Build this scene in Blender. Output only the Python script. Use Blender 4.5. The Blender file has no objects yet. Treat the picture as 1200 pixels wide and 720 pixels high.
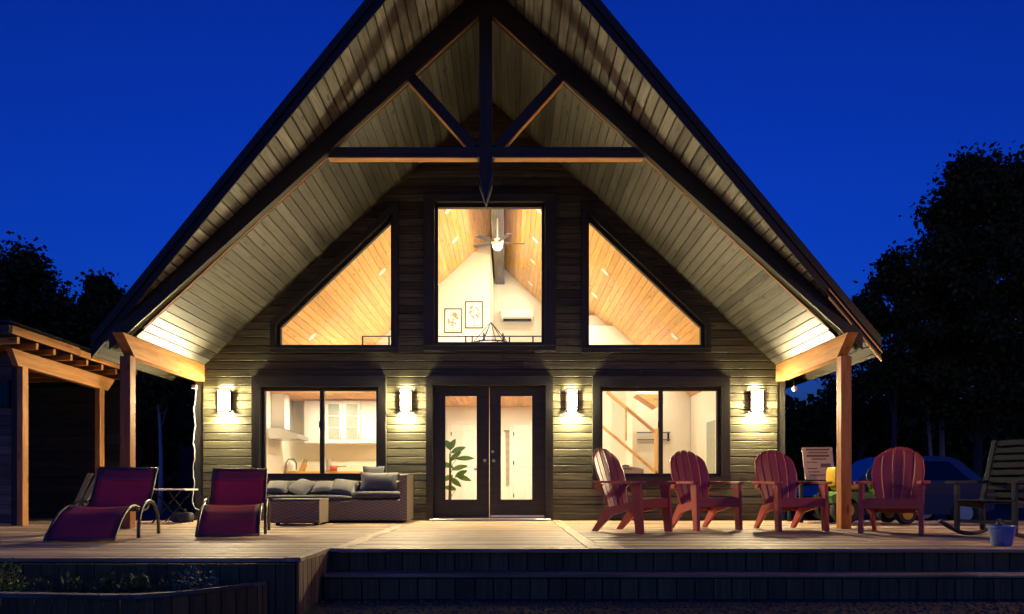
import bpy, math, random
import numpy as np
from mathutils import Vector, Matrix, geometry
random.seed(7)
R = math.radians
scene = bpy.context.scene
COL = scene.collection

# ------------------------------------------------------------------ camera
CX, CH, CD, F = 0.307, 0.571, 11.5, 805.0     # camera x, height above the deck, distance to the front wall, focal px (of 1200)
VPX, VPY = 596.0, 570.0
cd = bpy.data.cameras.new('camera'); cam = bpy.data.objects.new('camera', cd); COL.objects.link(cam)
cam.location = (CX, -CD, CH); cam.rotation_euler = (R(90), 0, 0)
cd.sensor_width = 36; cd.lens = 36*F/1200; cd.shift_y = (VPY-360)/1200; cd.shift_x = (600-VPX)/1200
cd.clip_end = 2000; scene.camera = cam

# ------------------------------------------------------------------ world: deep blue dusk sky
w = bpy.data.worlds.new('World'); scene.world = w; w.use_nodes = True
nt = w.node_tree; nt.nodes.clear()
sky = nt.nodes.new('ShaderNodeTexSky'); sky.sky_type = 'NISHITA'; sky.sun_disc = False
sky.sun_elevation = R(0.0); sky.sun_rotation = R(180); sky.air_density = 1.0; sky.dust_density = 0.3; sky.ozone_density = 6.0
tint = nt.nodes.new('ShaderNodeGamma'); tint.inputs['Gamma'].default_value = 1.5     # deep saturated blue of the long dusk exposure
bg = nt.nodes.new('ShaderNodeBackground'); bg.inputs['Strength'].default_value = 1.08
wo = nt.nodes.new('ShaderNodeOutputWorld')
nt.links.new(sky.outputs['Color'], tint.inputs['Color']); 
lim = nt.nodes.new('ShaderNodeVectorMath'); lim.operation = 'MINIMUM'; lim.inputs[1].default_value = (0.50, 0.42, 0.70)
nt.links.new(tint.outputs['Color'], lim.inputs[0]); nt.links.new(lim.outputs[0], bg.inputs['Color'])
nt.links.new(bg.outputs['Background'], wo.inputs['Surface'])

# ------------------------------------------------------------------ exposure / render settings
scene.render.engine = 'CYCLES'
vs = scene.view_settings; vs.view_transform = 'Standard'; vs.look = 'None'; vs.gamma = 1; vs.exposure = 0; vs.use_curve_mapping = False
cy = scene.cycles; cy.use_denoising = True; cy.max_bounces = 8; cy.diffuse_bounces = 4; cy.glossy_bounces = 3
cy.transmission_bounces = 4; cy.transparent_max_bounces = 10; cy.sample_clamp_indirect = 6; cy.caustics_reflective = False; cy.caustics_refractive = False
LANTERN_EMIT = 1150.0
DOWN_W = 52.0
YARD_W = 40.0

# ------------------------------------------------------------------ helpers
def X(px, d): return CX+(px-VPX)*d/F
def Z(py, d): return CH+(VPY-py)*d/F
def at(px, py, d): return Vector((X(px, d), d-CD, Z(py, d)))     # photo pixel + distance -> point

MATS = {}
def newmat(name):
    m = bpy.data.materials.new(name); m.use_nodes = True
    n = m.node_tree.nodes; b = n['Principled BSDF']; MATS[name] = m
    return m, n, m.node_tree.links, b

def plain(name, col, rough=0.6, metal=0.0, var=0.12, scale=8.0, bump=0.0, coat=0.0, spec=0.5):
    m, n, l, b = newmat(name)
    tc = n.new('ShaderNodeTexCoord'); no = n.new('ShaderNodeTexNoise'); no.inputs['Scale'].default_value = scale; no.inputs['Detail'].default_value = 5
    l.new(tc.outputs['Object'], no.inputs['Vector'])
    mx = n.new('ShaderNodeMix'); mx.data_type = 'RGBA'
    mx.inputs['A'].default_value = (*[c*(1-var) for c in col], 1); mx.inputs['B'].default_value = (*[min(1, c*(1+var)) for c in col], 1)
    l.new(no.outputs['Fac'], mx.inputs['Factor']); l.new(mx.outputs['Result'], b.inputs['Base Color'])
    b.inputs['Roughness'].default_value = rough; b.inputs['Metallic'].default_value = metal
    b.inputs['Specular IOR Level'].default_value = spec
    if coat: b.inputs['Coat Weight'].default_value = coat
    if bump:
        bp = n.new('ShaderNodeBump'); bp.inputs['Strength'].default_value = bump; bp.inputs['Distance'].default_value = 0.01
        l.new(no.outputs['Fac'], bp.inputs['Height']); l.new(bp.outputs['Normal'], b.inputs['Normal'])
    return m

def wood(name, dark, light, rough=0.65, gs=(0.9, 16, 16), knots=0.0, objvar=0.35, bump=0.25, spec=0.3, worn=None):
    """grain runs along the local X axis of every board"""
    m, n, l, b = newmat(name)
    tc = n.new('ShaderNodeTexCoord'); oi = n.new('ShaderNodeObjectInfo')
    mu = n.new('ShaderNodeMath'); mu.operation = 'MULTIPLY'; mu.inputs[1].default_value = 57.3
    l.new(oi.outputs['Random'], mu.inputs[0])
    ad = n.new('ShaderNodeVectorMath'); ad.operation = 'ADD'
    l.new(tc.outputs['Object'], ad.inputs[0]); l.new(mu.outputs[0], ad.inputs[1])
    mp = n.new('ShaderNodeMapping'); mp.inputs['Scale'].default_value = gs; l.new(ad.outputs[0], mp.inputs['Vector'])
    n1 = n.new('ShaderNodeTexNoise'); n1.inputs['Scale'].default_value = 1.6; n1.inputs['Detail'].default_value = 7; n1.inputs['Roughness'].default_value = 0.62
    n1.inputs['Distortion'].default_value = 0.6
    l.new(mp.outputs[0], n1.inputs['Vector'])
    cr = n.new('ShaderNodeValToRGB'); cr.color_ramp.elements[0].position = 0.3; cr.color_ramp.elements[1].position = 0.7
    cr.color_ramp.elements[0].color = (*dark, 1); cr.color_ramp.elements[1].color = (*light, 1)
    l.new(n1.outputs['Fac'], cr.inputs['Fac']); out = cr.outputs['Color']
    if knots:
        mk_ = n.new('ShaderNodeMapping'); mk_.inputs['Scale'].default_value = (2.2, 7, 7); l.new(ad.outputs[0], mk_.inputs['Vector'])
        vo = n.new('ShaderNodeTexVoronoi'); vo.inputs['Scale'].default_value = 1.0; l.new(mk_.outputs[0], vo.inputs['Vector'])
        k = n.new('ShaderNodeMapRange'); k.inputs['From Min'].default_value = 0.08; k.inputs['From Max'].default_value = 0.2
        k.inputs['To Min'].default_value = knots; k.inputs['To Max'].default_value = 0.0; l.new(vo.outputs['Distance'], k.inputs['Value'])
        mx = n.new('ShaderNodeMix'); mx.data_type = 'RGBA'; mx.inputs['B'].default_value = (*[c*0.35 for c in dark], 1)
        l.new(k.outputs[0], mx.inputs['Factor']); l.new(out, mx.inputs['A']); out = mx.outputs['Result']
    if worn:
        mw = n.new('ShaderNodeMapping'); mw.inputs['Scale'].default_value = (0.7, 5, 5); l.new(ad.outputs[0], mw.inputs['Vector'])
        nw = n.new('ShaderNodeTexNoise'); nw.inputs['Scale'].default_value = 1.3; nw.inputs['Detail'].default_value = 6; l.new(mw.outputs[0], nw.inputs['Vector'])
        kr = n.new('ShaderNodeMapRange'); kr.inputs['From Min'].default_value = 0.5; kr.inputs['From Max'].default_value = 0.68; kr.inputs['To Max'].default_value = 0.75
        l.new(nw.outputs['Fac'], kr.inputs['Value'])
        mx = n.new('ShaderNodeMix'); mx.data_type = 'RGBA'; mx.inputs['B'].default_value = (*worn, 1)
        l.new(kr.outputs[0], mx.inputs['Factor']); l.new(out, mx.inputs['A']); out = mx.outputs['Result']
    hs = n.new('ShaderNodeHueSaturation'); mr = n.new('ShaderNodeMapRange')
    mr.inputs['To Min'].default_value = 1-objvar; mr.inputs['To Max'].default_value = 1+objvar
    l.new(oi.outputs['Random'], mr.inputs['Value']); l.new(mr.outputs[0], hs.inputs['Value']); l.new(out, hs.inputs['Color'])
    l.new(hs.outputs['Color'], b.inputs['Base Color'])
    b.inputs['Roughness'].default_value = rough; b.inputs['Specular IOR Level'].default_value = spec
    if bump:
        bp = n.new('ShaderNodeBump'); bp.inputs['Strength'].default_value = bump; bp.inputs['Distance'].default_value = 0.004
        l.new(n1.outputs['Fac'], bp.inputs['Height']); l.new(bp.outputs['Normal'], b.inputs['Normal'])
    return m

def emit(name, col, strength):
    m, n, l, b = newmat(name)
    b.inputs['Base Color'].default_value = (0.8, 0.8, 0.8, 1)
    b.inputs['Emission Color'].default_value = (*col, 1); b.inputs['Emission Strength'].default_value = strength
    return m

def glassmat(name, tintc=(0.96, 0.98, 0.97)):
    m, n, l, b = newmat(name); n.remove(b)
    o = n['Material Output']; tr = n.new('ShaderNodeBsdfTransparent'); tr.inputs['Color'].default_value = (*tintc, 1)
    gl = n.new('ShaderNodeBsdfGlossy'); gl.inputs['Roughness'].default_value = 0.02
    fr = n.new('ShaderNodeFresnel'); fr.inputs['IOR'].default_value = 1.45
    mx = n.new('ShaderNodeMixShader'); l.new(fr.outputs[0], mx.inputs['Fac']); l.new(tr.outputs[0], mx.inputs[1]); l.new(gl.outputs[0], mx.inputs[2])
    l.new(mx.outputs[0], o.inputs['Surface'])
    return m

# palette
wood('siding', (0.030, 0.030, 0.018), (0.130, 0.124, 0.070), 0.6, (0.7, 22, 22), knots=0.6, objvar=0.42, bump=0.6)
wood('soffit', (0.034, 0.036, 0.029), (0.108, 0.108, 0.086), 0.5, (0.8, 16, 16), knots=0.9, objvar=0.40, bump=0.4, spec=0.5)
wood('roof_deck', (0.10, 0.10, 0.085), (0.27, 0.265, 0.225), 0.6, (0.8, 12, 12), knots=0.6, objvar=0.4, bump=0.5)
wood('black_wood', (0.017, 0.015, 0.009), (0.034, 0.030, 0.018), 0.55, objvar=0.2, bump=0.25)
wood('casing', (0.024, 0.024, 0.018), (0.042, 0.042, 0.032), 0.5, objvar=0.12, bump=0.2)
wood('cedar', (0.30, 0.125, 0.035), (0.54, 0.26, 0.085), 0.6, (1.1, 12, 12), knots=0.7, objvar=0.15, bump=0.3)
wood('pine', (0.62, 0.335, 0.10), (0.82, 0.53, 0.20), 0.5, (0.9, 12, 12), knots=0.5, objvar=0.12, bump=0.1)
wood('deck_wood', (0.19, 0.12, 0.07), (0.58, 0.415, 0.265), 0.6, (0.7, 16, 16), knots=0.5, objvar=0.50, bump=0.8, worn=(0.10, 0.072, 0.052))
wood('post_wood', (0.20, 0.072, 0.022), (0.37, 0.155, 0.05), 0.6, (1.1, 12, 12), knots=0.7, objvar=0.1, bump=0.3)
wood('skirt', (0.07, 0.052, 0.018), (0.14, 0.108, 0.042), 0.7, objvar=0.3, bump=0.4)
wood('skirt_lit', (0.14, 0.085, 0.045), (0.27, 0.17, 0.09), 0.7, objvar=0.3, bump=0.4)  # lighter copy of skirt: warm light on the side boards put into the colour
wood('beam_grey', (0.065, 0.056, 0.047), (0.18, 0.16, 0.14), 0.7, objvar=0.05, bump=0.5)
wood('weathered', (0.045, 0.042, 0.04), (0.12, 0.11, 0.10), 0.75, objvar=0.35, bump=0.5)
wood('dark_board', (0.012, 0.013, 0.014), (0.03, 0.03, 0.03), 0.75, objvar=0.3, bump=0.4)
wood('oak_floor', (0.25, 0.14, 0.06), (0.42, 0.26, 0.13), 0.35, objvar=0.1)
plain('drywall', (0.80, 0.77, 0.68), 0.8, var=0.02, scale=3)
plain('white_paint', (0.82, 0.81, 0.77), 0.4, var=0.02)
plain('trim_white', (0.78, 0.76, 0.71), 0.5, var=0.03)
plain('black_metal', (0.012, 0.012, 0.013), 0.4, 0.6, var=0.1)
plain('steel', (0.55, 0.55, 0.55), 0.3, 1.0, var=0.08)
plain('bronze', (0.05, 0.035, 0.028), 0.45, 0.7, var=0.15)
plain('roof_metal', (0.012, 0.013, 0.015), 0.45, 0.3, var=0.2)
plain('maroon', (0.35, 0.052, 0.048), 0.42, var=0.18, scale=14, bump=0.05)
m_s = plain('sling', (0.50, 0.06, 0.085), 0.5, var=0.12, scale=120, bump=0.1)
_n, _l = m_s.node_tree.nodes, m_s.node_tree.links       # woven mesh lets some light through
_t = _n.new('ShaderNodeBsdfTranslucent'); _t.inputs['Color'].default_value = (0.55, 0.04, 0.06, 1); _x = _n.new('ShaderNodeMixShader'); _x.inputs['Fac'].default_value = 0.25
_l.new(_n['Principled BSDF'].outputs[0], _x.inputs[1]); _l.new(_t.outputs[0], _x.inputs[2]); _l.new(_x.outputs[0], _n['Material Output'].inputs['Surface'])
plain('lounger_frame', (0.10, 0.095, 0.09), 0.35, 0.7, var=0.1)
plain('cushion', (0.045, 0.047, 0.055), 0.9, var=0.15, scale=60, bump=0.15)
plain('pillow_fabric', (0.115, 0.112, 0.11), 0.9, var=0.15, scale=60, bump=0.15)
plain('pot_blue', (0.11, 0.18, 0.42), 0.35, var=0.1, coat=0.3)
plain('rocker_paint', (0.020, 0.026, 0.020), 0.5, var=0.25, scale=20)
plain('bark', (0.055, 0.048, 0.042), 0.9, var=0.35, scale=12, bump=0.6)
plain('birch_bark', (0.34, 0.33, 0.30), 0.8, var=0.35, scale=6, bump=0.2)
plain('soil', (0.018, 0.015, 0.012), 0.95, var=0.3, scale=20, bump=0.8)
plain('ground', (0.028, 0.032, 0.018), 0.95, var=0.4, scale=2, bump=0.6)
plain('gravel_base', (0.05, 0.043, 0.026), 0.95, var=0.45, scale=50, bump=0.9)
plain('stone', (0.10, 0.085, 0.055), 0.9, var=0.45, scale=9)
plain('car_paint', (0.03, 0.04, 0.06), 0.35, 0.1, var=0.05, coat=0.35)
plain('tractor_green', (0.035, 0.12, 0.02), 0.4, var=0.1, coat=0.3)
plain('tractor_yellow', (0.33, 0.21, 0.012), 0.45, var=0.1)
plain('rubber', (0.012, 0.012, 0.012), 0.8, var=0.2)
plain('cream', (0.48, 0.40, 0.30), 0.8, var=0.12, scale=10)
plain('print_brown', (0.13, 0.075, 0.05), 0.8, var=0.2)
plain('print_orange', (0.55, 0.24, 0.06), 0.8, var=0.3, scale=40)
plain('print_grey', (0.30, 0.28, 0.26), 0.8, var=0.3, scale=40)
plain('terracotta', (0.35, 0.14, 0.07), 0.8)
plain('red_enamel', (0.55, 0.05, 0.04), 0.3)
plain('knife_wood', (0.5, 0.27, 0.09), 0.5)
plain('cabinet_glass_back', (0.36, 0.40, 0.33), 0.4, var=0.25, scale=14)
plain('backsplash', (0.68, 0.67, 0.55), 0.35, var=0.03)
plain('cord_white', (0.6, 0.6, 0.57), 0.6)
plain('lamp_white', (0.7, 0.68, 0.62), 0.4)
plain('grey_fabric', (0.34, 0.31, 0.27), 0.9, var=0.1)
glassmat('glass'); glassmat('car_glass', (0.10, 0.12, 0.14))
emit('lantern_glow', (1.0, 0.80, 0.45), LANTERN_EMIT)
emit('down_glow', (1.0, 0.80, 0.45), LANTERN_EMIT*2.6)
emit('fan_glow', (1.0, 0.85, 0.6), 6.0)
emit('yard_glow', (1.0, 0.55, 0.22), 850.0)

def leafmat(name, a, b_):
    m, n, l, b = newmat(name)
    ge = n.new('ShaderNodeNewGeometry'); mx = n.new('ShaderNodeMix'); mx.data_type = 'RGBA'
    mx.inputs['A'].default_value = (*a, 1); mx.inputs['B'].default_value = (*b_, 1)
    l.new(ge.outputs['Random Per Island'], mx.inputs['Factor']); l.new(mx.outputs['Result'], b.inputs['Base Color'])
    b.inputs['Roughness'].default_value = 0.7; b.inputs['Specular IOR Level'].default_value = 0.2
leafmat('leaf_dark', (0.030, 0.045, 0.008), (0.075, 0.088, 0.016))
leafmat('leaf_yellow', (0.20, 0.24, 0.03), (0.38, 0.40, 0.06))
leafmat('leaf_bluish', (0.05, 0.09, 0.07), (0.12, 0.17, 0.15))
leafmat('leaf_mid', (0.03, 0.06, 0.015), (0.09, 0.13, 0.04))
leafmat('leaf_indoor', (0.05, 0.12, 0.02), (0.12, 0.24, 0.05))

def wicker(name, c1, c2):
    m, n, l, b = newmat(name)
    tc = n.new('ShaderNodeTexCoord'); mp = n.new('ShaderNodeMapping'); mp.inputs['Scale'].default_value = (18, 18, 42); l.new(tc.outputs['Object'], mp.inputs['Vector'])
    ck = n.new('ShaderNodeTexChecker'); ck.inputs['Scale'].default_value = 1.0; l.new(mp.outputs[0], ck.inputs['Vector'])
    ck.inputs['Color1'].default_value = (*c1, 1); ck.inputs['Color2'].default_value = (*c2, 1)
    no = n.new('ShaderNodeTexNoise'); no.inputs['Scale'].default_value = 40; l.new(tc.outputs['Object'], no.inputs['Vector'])
    mx = n.new('ShaderNodeMix'); mx.data_type = 'RGBA'; mx.blend_type = 'MULTIPLY'; mx.inputs['Factor'].default_value = 0.6
    l.new(ck.outputs['Color'], mx.inputs['A']); l.new(no.outputs['Color'], mx.inputs['B']); l.new(mx.outputs['Result'], b.inputs['Base Color'])
    bp = n.new('ShaderNodeBump'); bp.inputs['Strength'].default_value = 0.7; bp.inputs['Distance'].default_value = 0.006
    l.new(ck.outputs['Fac'], bp.inputs['Height']); l.new(bp.outputs['Normal'], b.inputs['Normal']); b.inputs['Roughness'].default_value = 0.55
wicker('wicker', (0.17, 0.135, 0.095), (0.28, 0.225, 0.16))

class MB:
    def __init__(s): s.v = []; s.f = []
    def add(s, vs_, fs):
        o = len(s.v); s.v += [tuple(v) for v in vs_]; s.f += [tuple(i+o for i in f) for f in fs]; return s
    def box(s, x0, x1, y0, y1, z0, z1, c=0.0):
        if c <= 0:
            return s.add([(x0,y0,z0),(x1,y0,z0),(x1,y1,z0),(x0,y1,z0),(x0,y0,z1),(x1,y0,z1),(x1,y1,z1),(x0,y1,z1)],
                         [(0,3,2,1),(4,5,6,7),(0,1,5,4),(1,2,6,5),(2,3,7,6),(3,0,4,7)])
        return s.cbox(Matrix.Translation(((x0+x1)/2, (y0+y1)/2, (z0+z1)/2)), x1-x0, y1-y0, z1-z0, c)
    def cbox(s, M, lx, ly, lz, c=0.004):
        """box with all four long (local X) edges chamfered"""
        a, b = ly/2, lz/2; c = min(c, a*0.9, b*0.9)
        prof = [(-a+c,-b),(a-c,-b),(a,-b+c),(a,b-c),(a-c,b),(-a+c,b),(-a,b-c),(-a,-b+c)]
        vs_ = [M @ Vector((sx*lx/2, p[0], p[1])) for sx in (-1, 1) for p in prof]
        fs = [tuple(range(7,-1,-1)), tuple(range(8,16))] + [(i,(i+1)%8,(i+1)%8+8,i+8) for i in range(8)]
        return s.add(vs_, fs)
    def bar(s, p0, p1, wd, th, up=(0,0,1), c=0.004):
        p0, p1 = Vector(p0), Vector(p1); return s.cbox(frame((p0+p1)/2, p1-p0, up), (p1-p0).length, wd, th, c)
    def prism(s, pts, ext):
        pts = [Vector(p) for p in pts]; e = Vector(ext); n = len(pts)
        nrm = geometry.normal(pts)
        if nrm.dot(e) > 0: pts = pts[::-1]
        vs_ = pts+[p+e for p in pts]
        return s.add(vs_, [tuple(range(n)), tuple(range(2*n-1, n-1, -1))]+[(i, i+n, (i+1)%n+n, (i+1)%n) for i in range(n)])
    def tube(s, pts, r, seg=8, cap=True):
        pts = [Vector(p) for p in pts]; n = len(pts); rs = r if isinstance(r, (list, tuple)) else [r]*n
        o = len(s.v); t0 = (pts[1]-pts[0]).normalized()
        a = t0.orthogonal().normalized()
        for i in range(n):
            t = (pts[min(i+1,n-1)]-pts[max(i-1,0)]).normalized()
            a = (a-t*a.dot(t)).normalized(); b = t.cross(a)
            for k in range(seg):
                q = 2*math.pi*k/seg; s.v.append(tuple(pts[i]+rs[i]*(math.cos(q)*a+math.sin(q)*b)))
        for i in range(n-1):
            for k in range(seg): s.f.append((o+i*seg+k, o+i*seg+(k+1)%seg, o+(i+1)*seg+(k+1)%seg, o+(i+1)*seg+k))
        if cap: s.f.append(tuple(o+k for k in range(seg-1,-1,-1))); s.f.append(tuple(o+(n-1)*seg+k for k in range(seg)))
        return s
    def lathe(s, prof, seg=20, M=None):
        M = M or Matrix.Identity(4); o = len(s.v); n = len(prof)
        for r_, z_ in prof:
            for k in range(seg): s.v.append(tuple(M @ Vector((r_*math.cos(2*math.pi*k/seg), r_*math.sin(2*math.pi*k/seg), z_))))
        for i in range(n-1):
            for k in range(seg): s.f.append((o+i*seg+k, o+i*seg+(k+1)%seg, o+(i+1)*seg+(k+1)%seg, o+(i+1)*seg+k))
        s.f.append(tuple(o+k for k in range(seg-1,-1,-1))); s.f.append(tuple(o+(n-1)*seg+k for k in range(seg)))
        return s
    def sheet(s, fn, nu, nv, th=0.0, closed=True):
        """fn(u,v)->point; gives a slab of thickness th along the averaged normal"""
        P = [[Vector(fn(i/nu, j/nv)) for j in range(nv+1)] for i in range(nu+1)]
        def nr(i, j):
            a = P[min(i+1,nu)][j]-P[max(i-1,0)][j]; b = P[i][min(j+1,nv)]-P[i][max(j-1,0)]
            return a.cross(b).normalized()
        N = [[nr(i,j) for j in range(nv+1)] for i in range(nu+1)]
        o = len(s.v); W_ = nv+1; T = (nu+1)*W_
        for sg in (0, 1):
            for i in range(nu+1):
                for j in range(nv+1): s.v.append(tuple(P[i][j]+N[i][j]*th*(0.5-sg)))
        g = lambda i, j, k: o+k*T+i*W_+j
        for i in range(nu):
            for j in range(nv):
                s.f.append((g(i,j,0),g(i+1,j,0),g(i+1,j+1,0),g(i,j+1,0))); s.f.append((g(i,j,1),g(i,j+1,1),g(i+1,j+1,1),g(i+1,j,1)))
        for i in range(nu):
            s.f.append((g(i,0,0),g(i,0,1),g(i+1,0,1),g(i+1,0,0))); s.f.append((g(i,nv,0),g(i+1,nv,0),g(i+1,nv,1),g(i,nv,1)))
        for j in range(nv):
            s.f.append((g(0,j,0),g(0,j+1,0),g(0,j+1,1),g(0,j,1))); s.f.append((g(nu,j,0),g(nu,j,1),g(nu,j+1,1),g(nu,j+1,0)))
        return s

def frame(o, dx, nz):
    dx = Vector(dx).normalized(); nz = Vector(nz); nz = (nz-dx*nz.dot(dx)); nz = nz.normalized() if nz.length > 1e-6 else dx.orthogonal().normalized()
    yy = nz.cross(dx); M = Matrix((dx, yy, nz)).transposed().to_4x4(); M.translation = Vector(o); return M

def mk(name, mb, mat, parent=None, M=None, smooth=False, local=False):
    """M: object matrix. local=False: the mesh is given in parent space and re-expressed in M's frame."""
    me = bpy.data.meshes.new(name); vs_ = mb.v
    if M is not None and not local:
        Mi = M.inverted(); vs_ = [tuple(Mi @ Vector(v)) for v in vs_]
    me.from_pydata(vs_, [], mb.f); me.materials.append(MATS[mat])
    if smooth: me.polygons.foreach_set('use_smooth', [True]*len(me.polygons))
    me.update(); o = bpy.data.objects.new(name, me); COL.objects.link(o)
    if parent: o.parent = parent
    if M is not None: o.matrix_local = M
    return o

_bc = {}
def board(name, p0, p1, wd, th, nz, mat, parent=None, c=0.004):
    """one plank of its own: local X along p0-p1, width wd, thickness th along nz; alike planks share mesh data"""
    p0, p1 = Vector(p0), Vector(p1); L = round((p1-p0).length, 3); key = (L, round(wd,4), round(th,4), c, mat)
    if key not in _bc:
        mb = MB(); mb.cbox(Matrix.Identity(4), L, wd, th, c); me = bpy.data.meshes.new(name); me.from_pydata(mb.v, [], mb.f); me.materials.append(MATS[mat]); me.update(); _bc[key] = me
    o = bpy.data.objects.new(name, _bc[key]); COL.objects.link(o)
    if parent: o.parent = parent
    o.matrix_local = frame((p0+p1)/2, p1-p0, nz); return o

def tag(o, label=None, cat=None, group=None, kind=None):
    if label: o['label'] = label
    if cat: o['category'] = cat
    if group: o['group'] = group
    if kind: o['kind'] = kind
    return o
def empty(name, loc, rz=0, label=None, cat=None, group=None):
    o = bpy.data.objects.new(name, None); o.empty_display_size = 0.2; COL.objects.link(o); o.location = loc; o.rotation_euler = (0, 0, rz)
    return tag(o, label, cat, group)
def copy_tree(o, parent=None):
    c = o.copy(); COL.objects.link(c); c.parent = parent
    for ch in list(o.children): copy_tree(ch, c)
    return c
def smoothish(o, ang=40):
    me = o.data; me.polygons.foreach_set('use_smooth', [True]*len(me.polygons))
    try: me.set_sharp_from_angle(angle=R(ang))
    except Exception: pass
    return o

# ------------------------------------------------------------------ house geometry constants (metres)
SL = 0.93; BX = 4.77; ZB = 2.60; WX = 4.80
def zin(x): return ZB+SL*(BX-abs(x))          # underside of the lined soffit / the pine ceiling
DZ = 0.32                                      # roof deck lies this much higher
cosA = 1/math.sqrt(1+SL*SL); sinA = SL*cosA
YT0, YT1 = -2.28, -2.14                        # truss front / back face
EAVE = 5.36; YB = 8.6
def yprow(x): return -3.80+0.31*abs(x)         # front edge of the roof: a prow, farthest out at the ridge
ZG = -0.43                                     # ground
ZA = zin(0)

# ------------------------------------------------------------------ ground
def sheet_obj(name, x0, x1, y0, y1, z, mat):
    o = mk(name, MB().add([(x0,y0,z),(x1,y0,z),(x1,y1,z),(x0,y1,z)], [(0,1,2,3)]), mat); o['kind'] = 'structure'; return o
sheet_obj('ground', -400, 400, -60, 700, ZG, 'ground')
sheet_obj('gravel_path', -1.2, 14, -12, -5.3, ZG+0.004, 'gravel_base')
# loose stones of the path
rng = np.random.default_rng(3)
mb = MB()
for i in range(3800):
    x = rng.uniform(-1.2, 6.5); y = rng.uniform(-7.0, -5.52); r = rng.uniform(0.006, 0.02)
    a = rng.uniform(0, 6.28); z = ZG+0.004+r*0.25
    p = [(x+r*math.cos(a+k*1.5708)*rng.uniform(.7,1.3), y+r*math.sin(a+k*1.5708)*rng.uniform(.7,1.3), z) for k in range(4)]
    mb.add(p+[(x,y,z+r*0.7),(x,y,z-r*0.7)], [(0,1,4),(1,2,4),(2,3,4),(3,0,4),(1,0,5),(2,1,5),(3,2,5),(0,3,5)])
tag(mk('gravel', mb, 'stone'), 'loose dark grey gravel in front of the deck steps', 'gravel', kind='stuff')

# ------------------------------------------------------------------ deck
deck = empty('deck', (0,0,ZG), 0, 'weathered wooden deck with a wide step spread before the house', 'deck')
def dk(v): return (v[0], v[1], v[2]-ZG)       # deck parts are local to its empty at ground level
YF, YL = -5.20, -6.16; XS = -1.34; DXL, DXR = -9.0, 9.2
PW = 0.14
def plankrow(x0, x1, y, th=0.032):
    # a run of boards with butt joints
    xs = [x0]
    while x1-xs[-1] > 5.2: xs.append(xs[-1]+random.uniform(2.6, 4.8))
    xs.append(x1)
    for a, b in zip(xs[:-1], xs[1:]):
        dz = random.uniform(-0.003, 0.0)
        board('deck_board', dk((a+0.002, y, -th/2+dz)), dk((b-0.002, y, -th/2+dz)), PW-0.011, th, (0,0,1), 'deck_wood', deck, 0.006)
y = -0.03-PW/2
while y-PW/2 > YL-0.02:
    plankrow(DXL, XS+0.005, y)
    if y-PW/2 > YF-0.02:
        plankrow(XS+0.155, 1.03, y); plankrow(1.175, DXR, y)
    y -= PW
yl_end = y+PW/2
board('border_board', dk((XS+0.08, -0.03, -0.014)), dk((XS+0.08, YF, -0.014)), 0.138, 0.034, (0,0,1), 'deck_wood', deck, 0.006)
board('border_board', dk((1.103, -0.03, -0.014)), dk((1.103, YF, -0.014)), 0.138, 0.034, (0,0,1), 'deck_wood', deck, 0.006)
board('border_board', dk((XS-0.065, YF, -0.010)), dk((XS-0.065, yl_end-0.02, -0.010)), 0.138, 0.034, (0,0,1), 'deck_wood', deck, 0.006)
board('nosing', dk((XS+0.1, YF-0.012, -0.018)), dk((DXR, YF-0.012, -0.018)), 0.05, 0.036, (0,0,1), 'deck_wood', deck, 0.006)
# skirts of upright boards
x = XS+0.01
while x < DXR-0.2:
    wd = random.uniform(0.155, 0.175)
    board('riser_board', dk((x+wd/2, YF+0.03, -0.205)), dk((x+wd/2, YF+0.03, -0.040)), wd-0.008, 0.022, (0,-1,0), 'skirt', deck, 0.004)
    x += wd
STY = YF-0.30
board('step_tread', dk((XS+0.03, STY+0.17, -0.217)), dk((4.4, STY+0.17, -0.217)), 0.34, 0.026, (0,0,1), 'deck_wood', deck, 0.006)
board('step_tread', dk((4.405, STY+0.17, -0.217)), dk((DXR, STY+0.17, -0.217)), 0.34, 0.026, (0,0,1), 'deck_wood', deck, 0.006)
x = XS+0.03
while x < DXR-0.2:
    wd = random.uniform(0.155, 0.175)
    board('riser_board', dk((x+wd/2, STY+0.03, ZG+0.01)), dk((x+wd/2, STY+0.03, -0.242)), wd-0.008, 0.022, (0,-1,0), 'skirt', deck, 0.004)
    x += wd
x = XS-0.02
while x > -7.5:
    wd = random.uniform(0.135, 0.15)
    board('skirt_board', dk((x-wd/2, YL+0.02, ZG+0.005)), dk((x-wd/2, YL+0.02, -0.034)), wd-0.006, 0.022, (0,-1,0), 'skirt', deck, 0.004); x -= wd
y = YL+0.035
while y < YF+0.02:
    wd = 0.118
    board('skirt_board', dk((XS-0.006, y+wd/2, ZG+0.005)), dk((XS-0.006, y+wd/2, -0.030)), wd-0.008, 0.022, (1,0,0), 'skirt_lit', deck, 0.004); y += wd
mk('joist_frame', MB().box(DXL, XS-0.03, YL+0.06, 0, 0.0, -0.05-ZG).box(XS+0.02, DXR, YF+0.06, 0, 0.0, -0.05-ZG), 'dark_board', deck)

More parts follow.
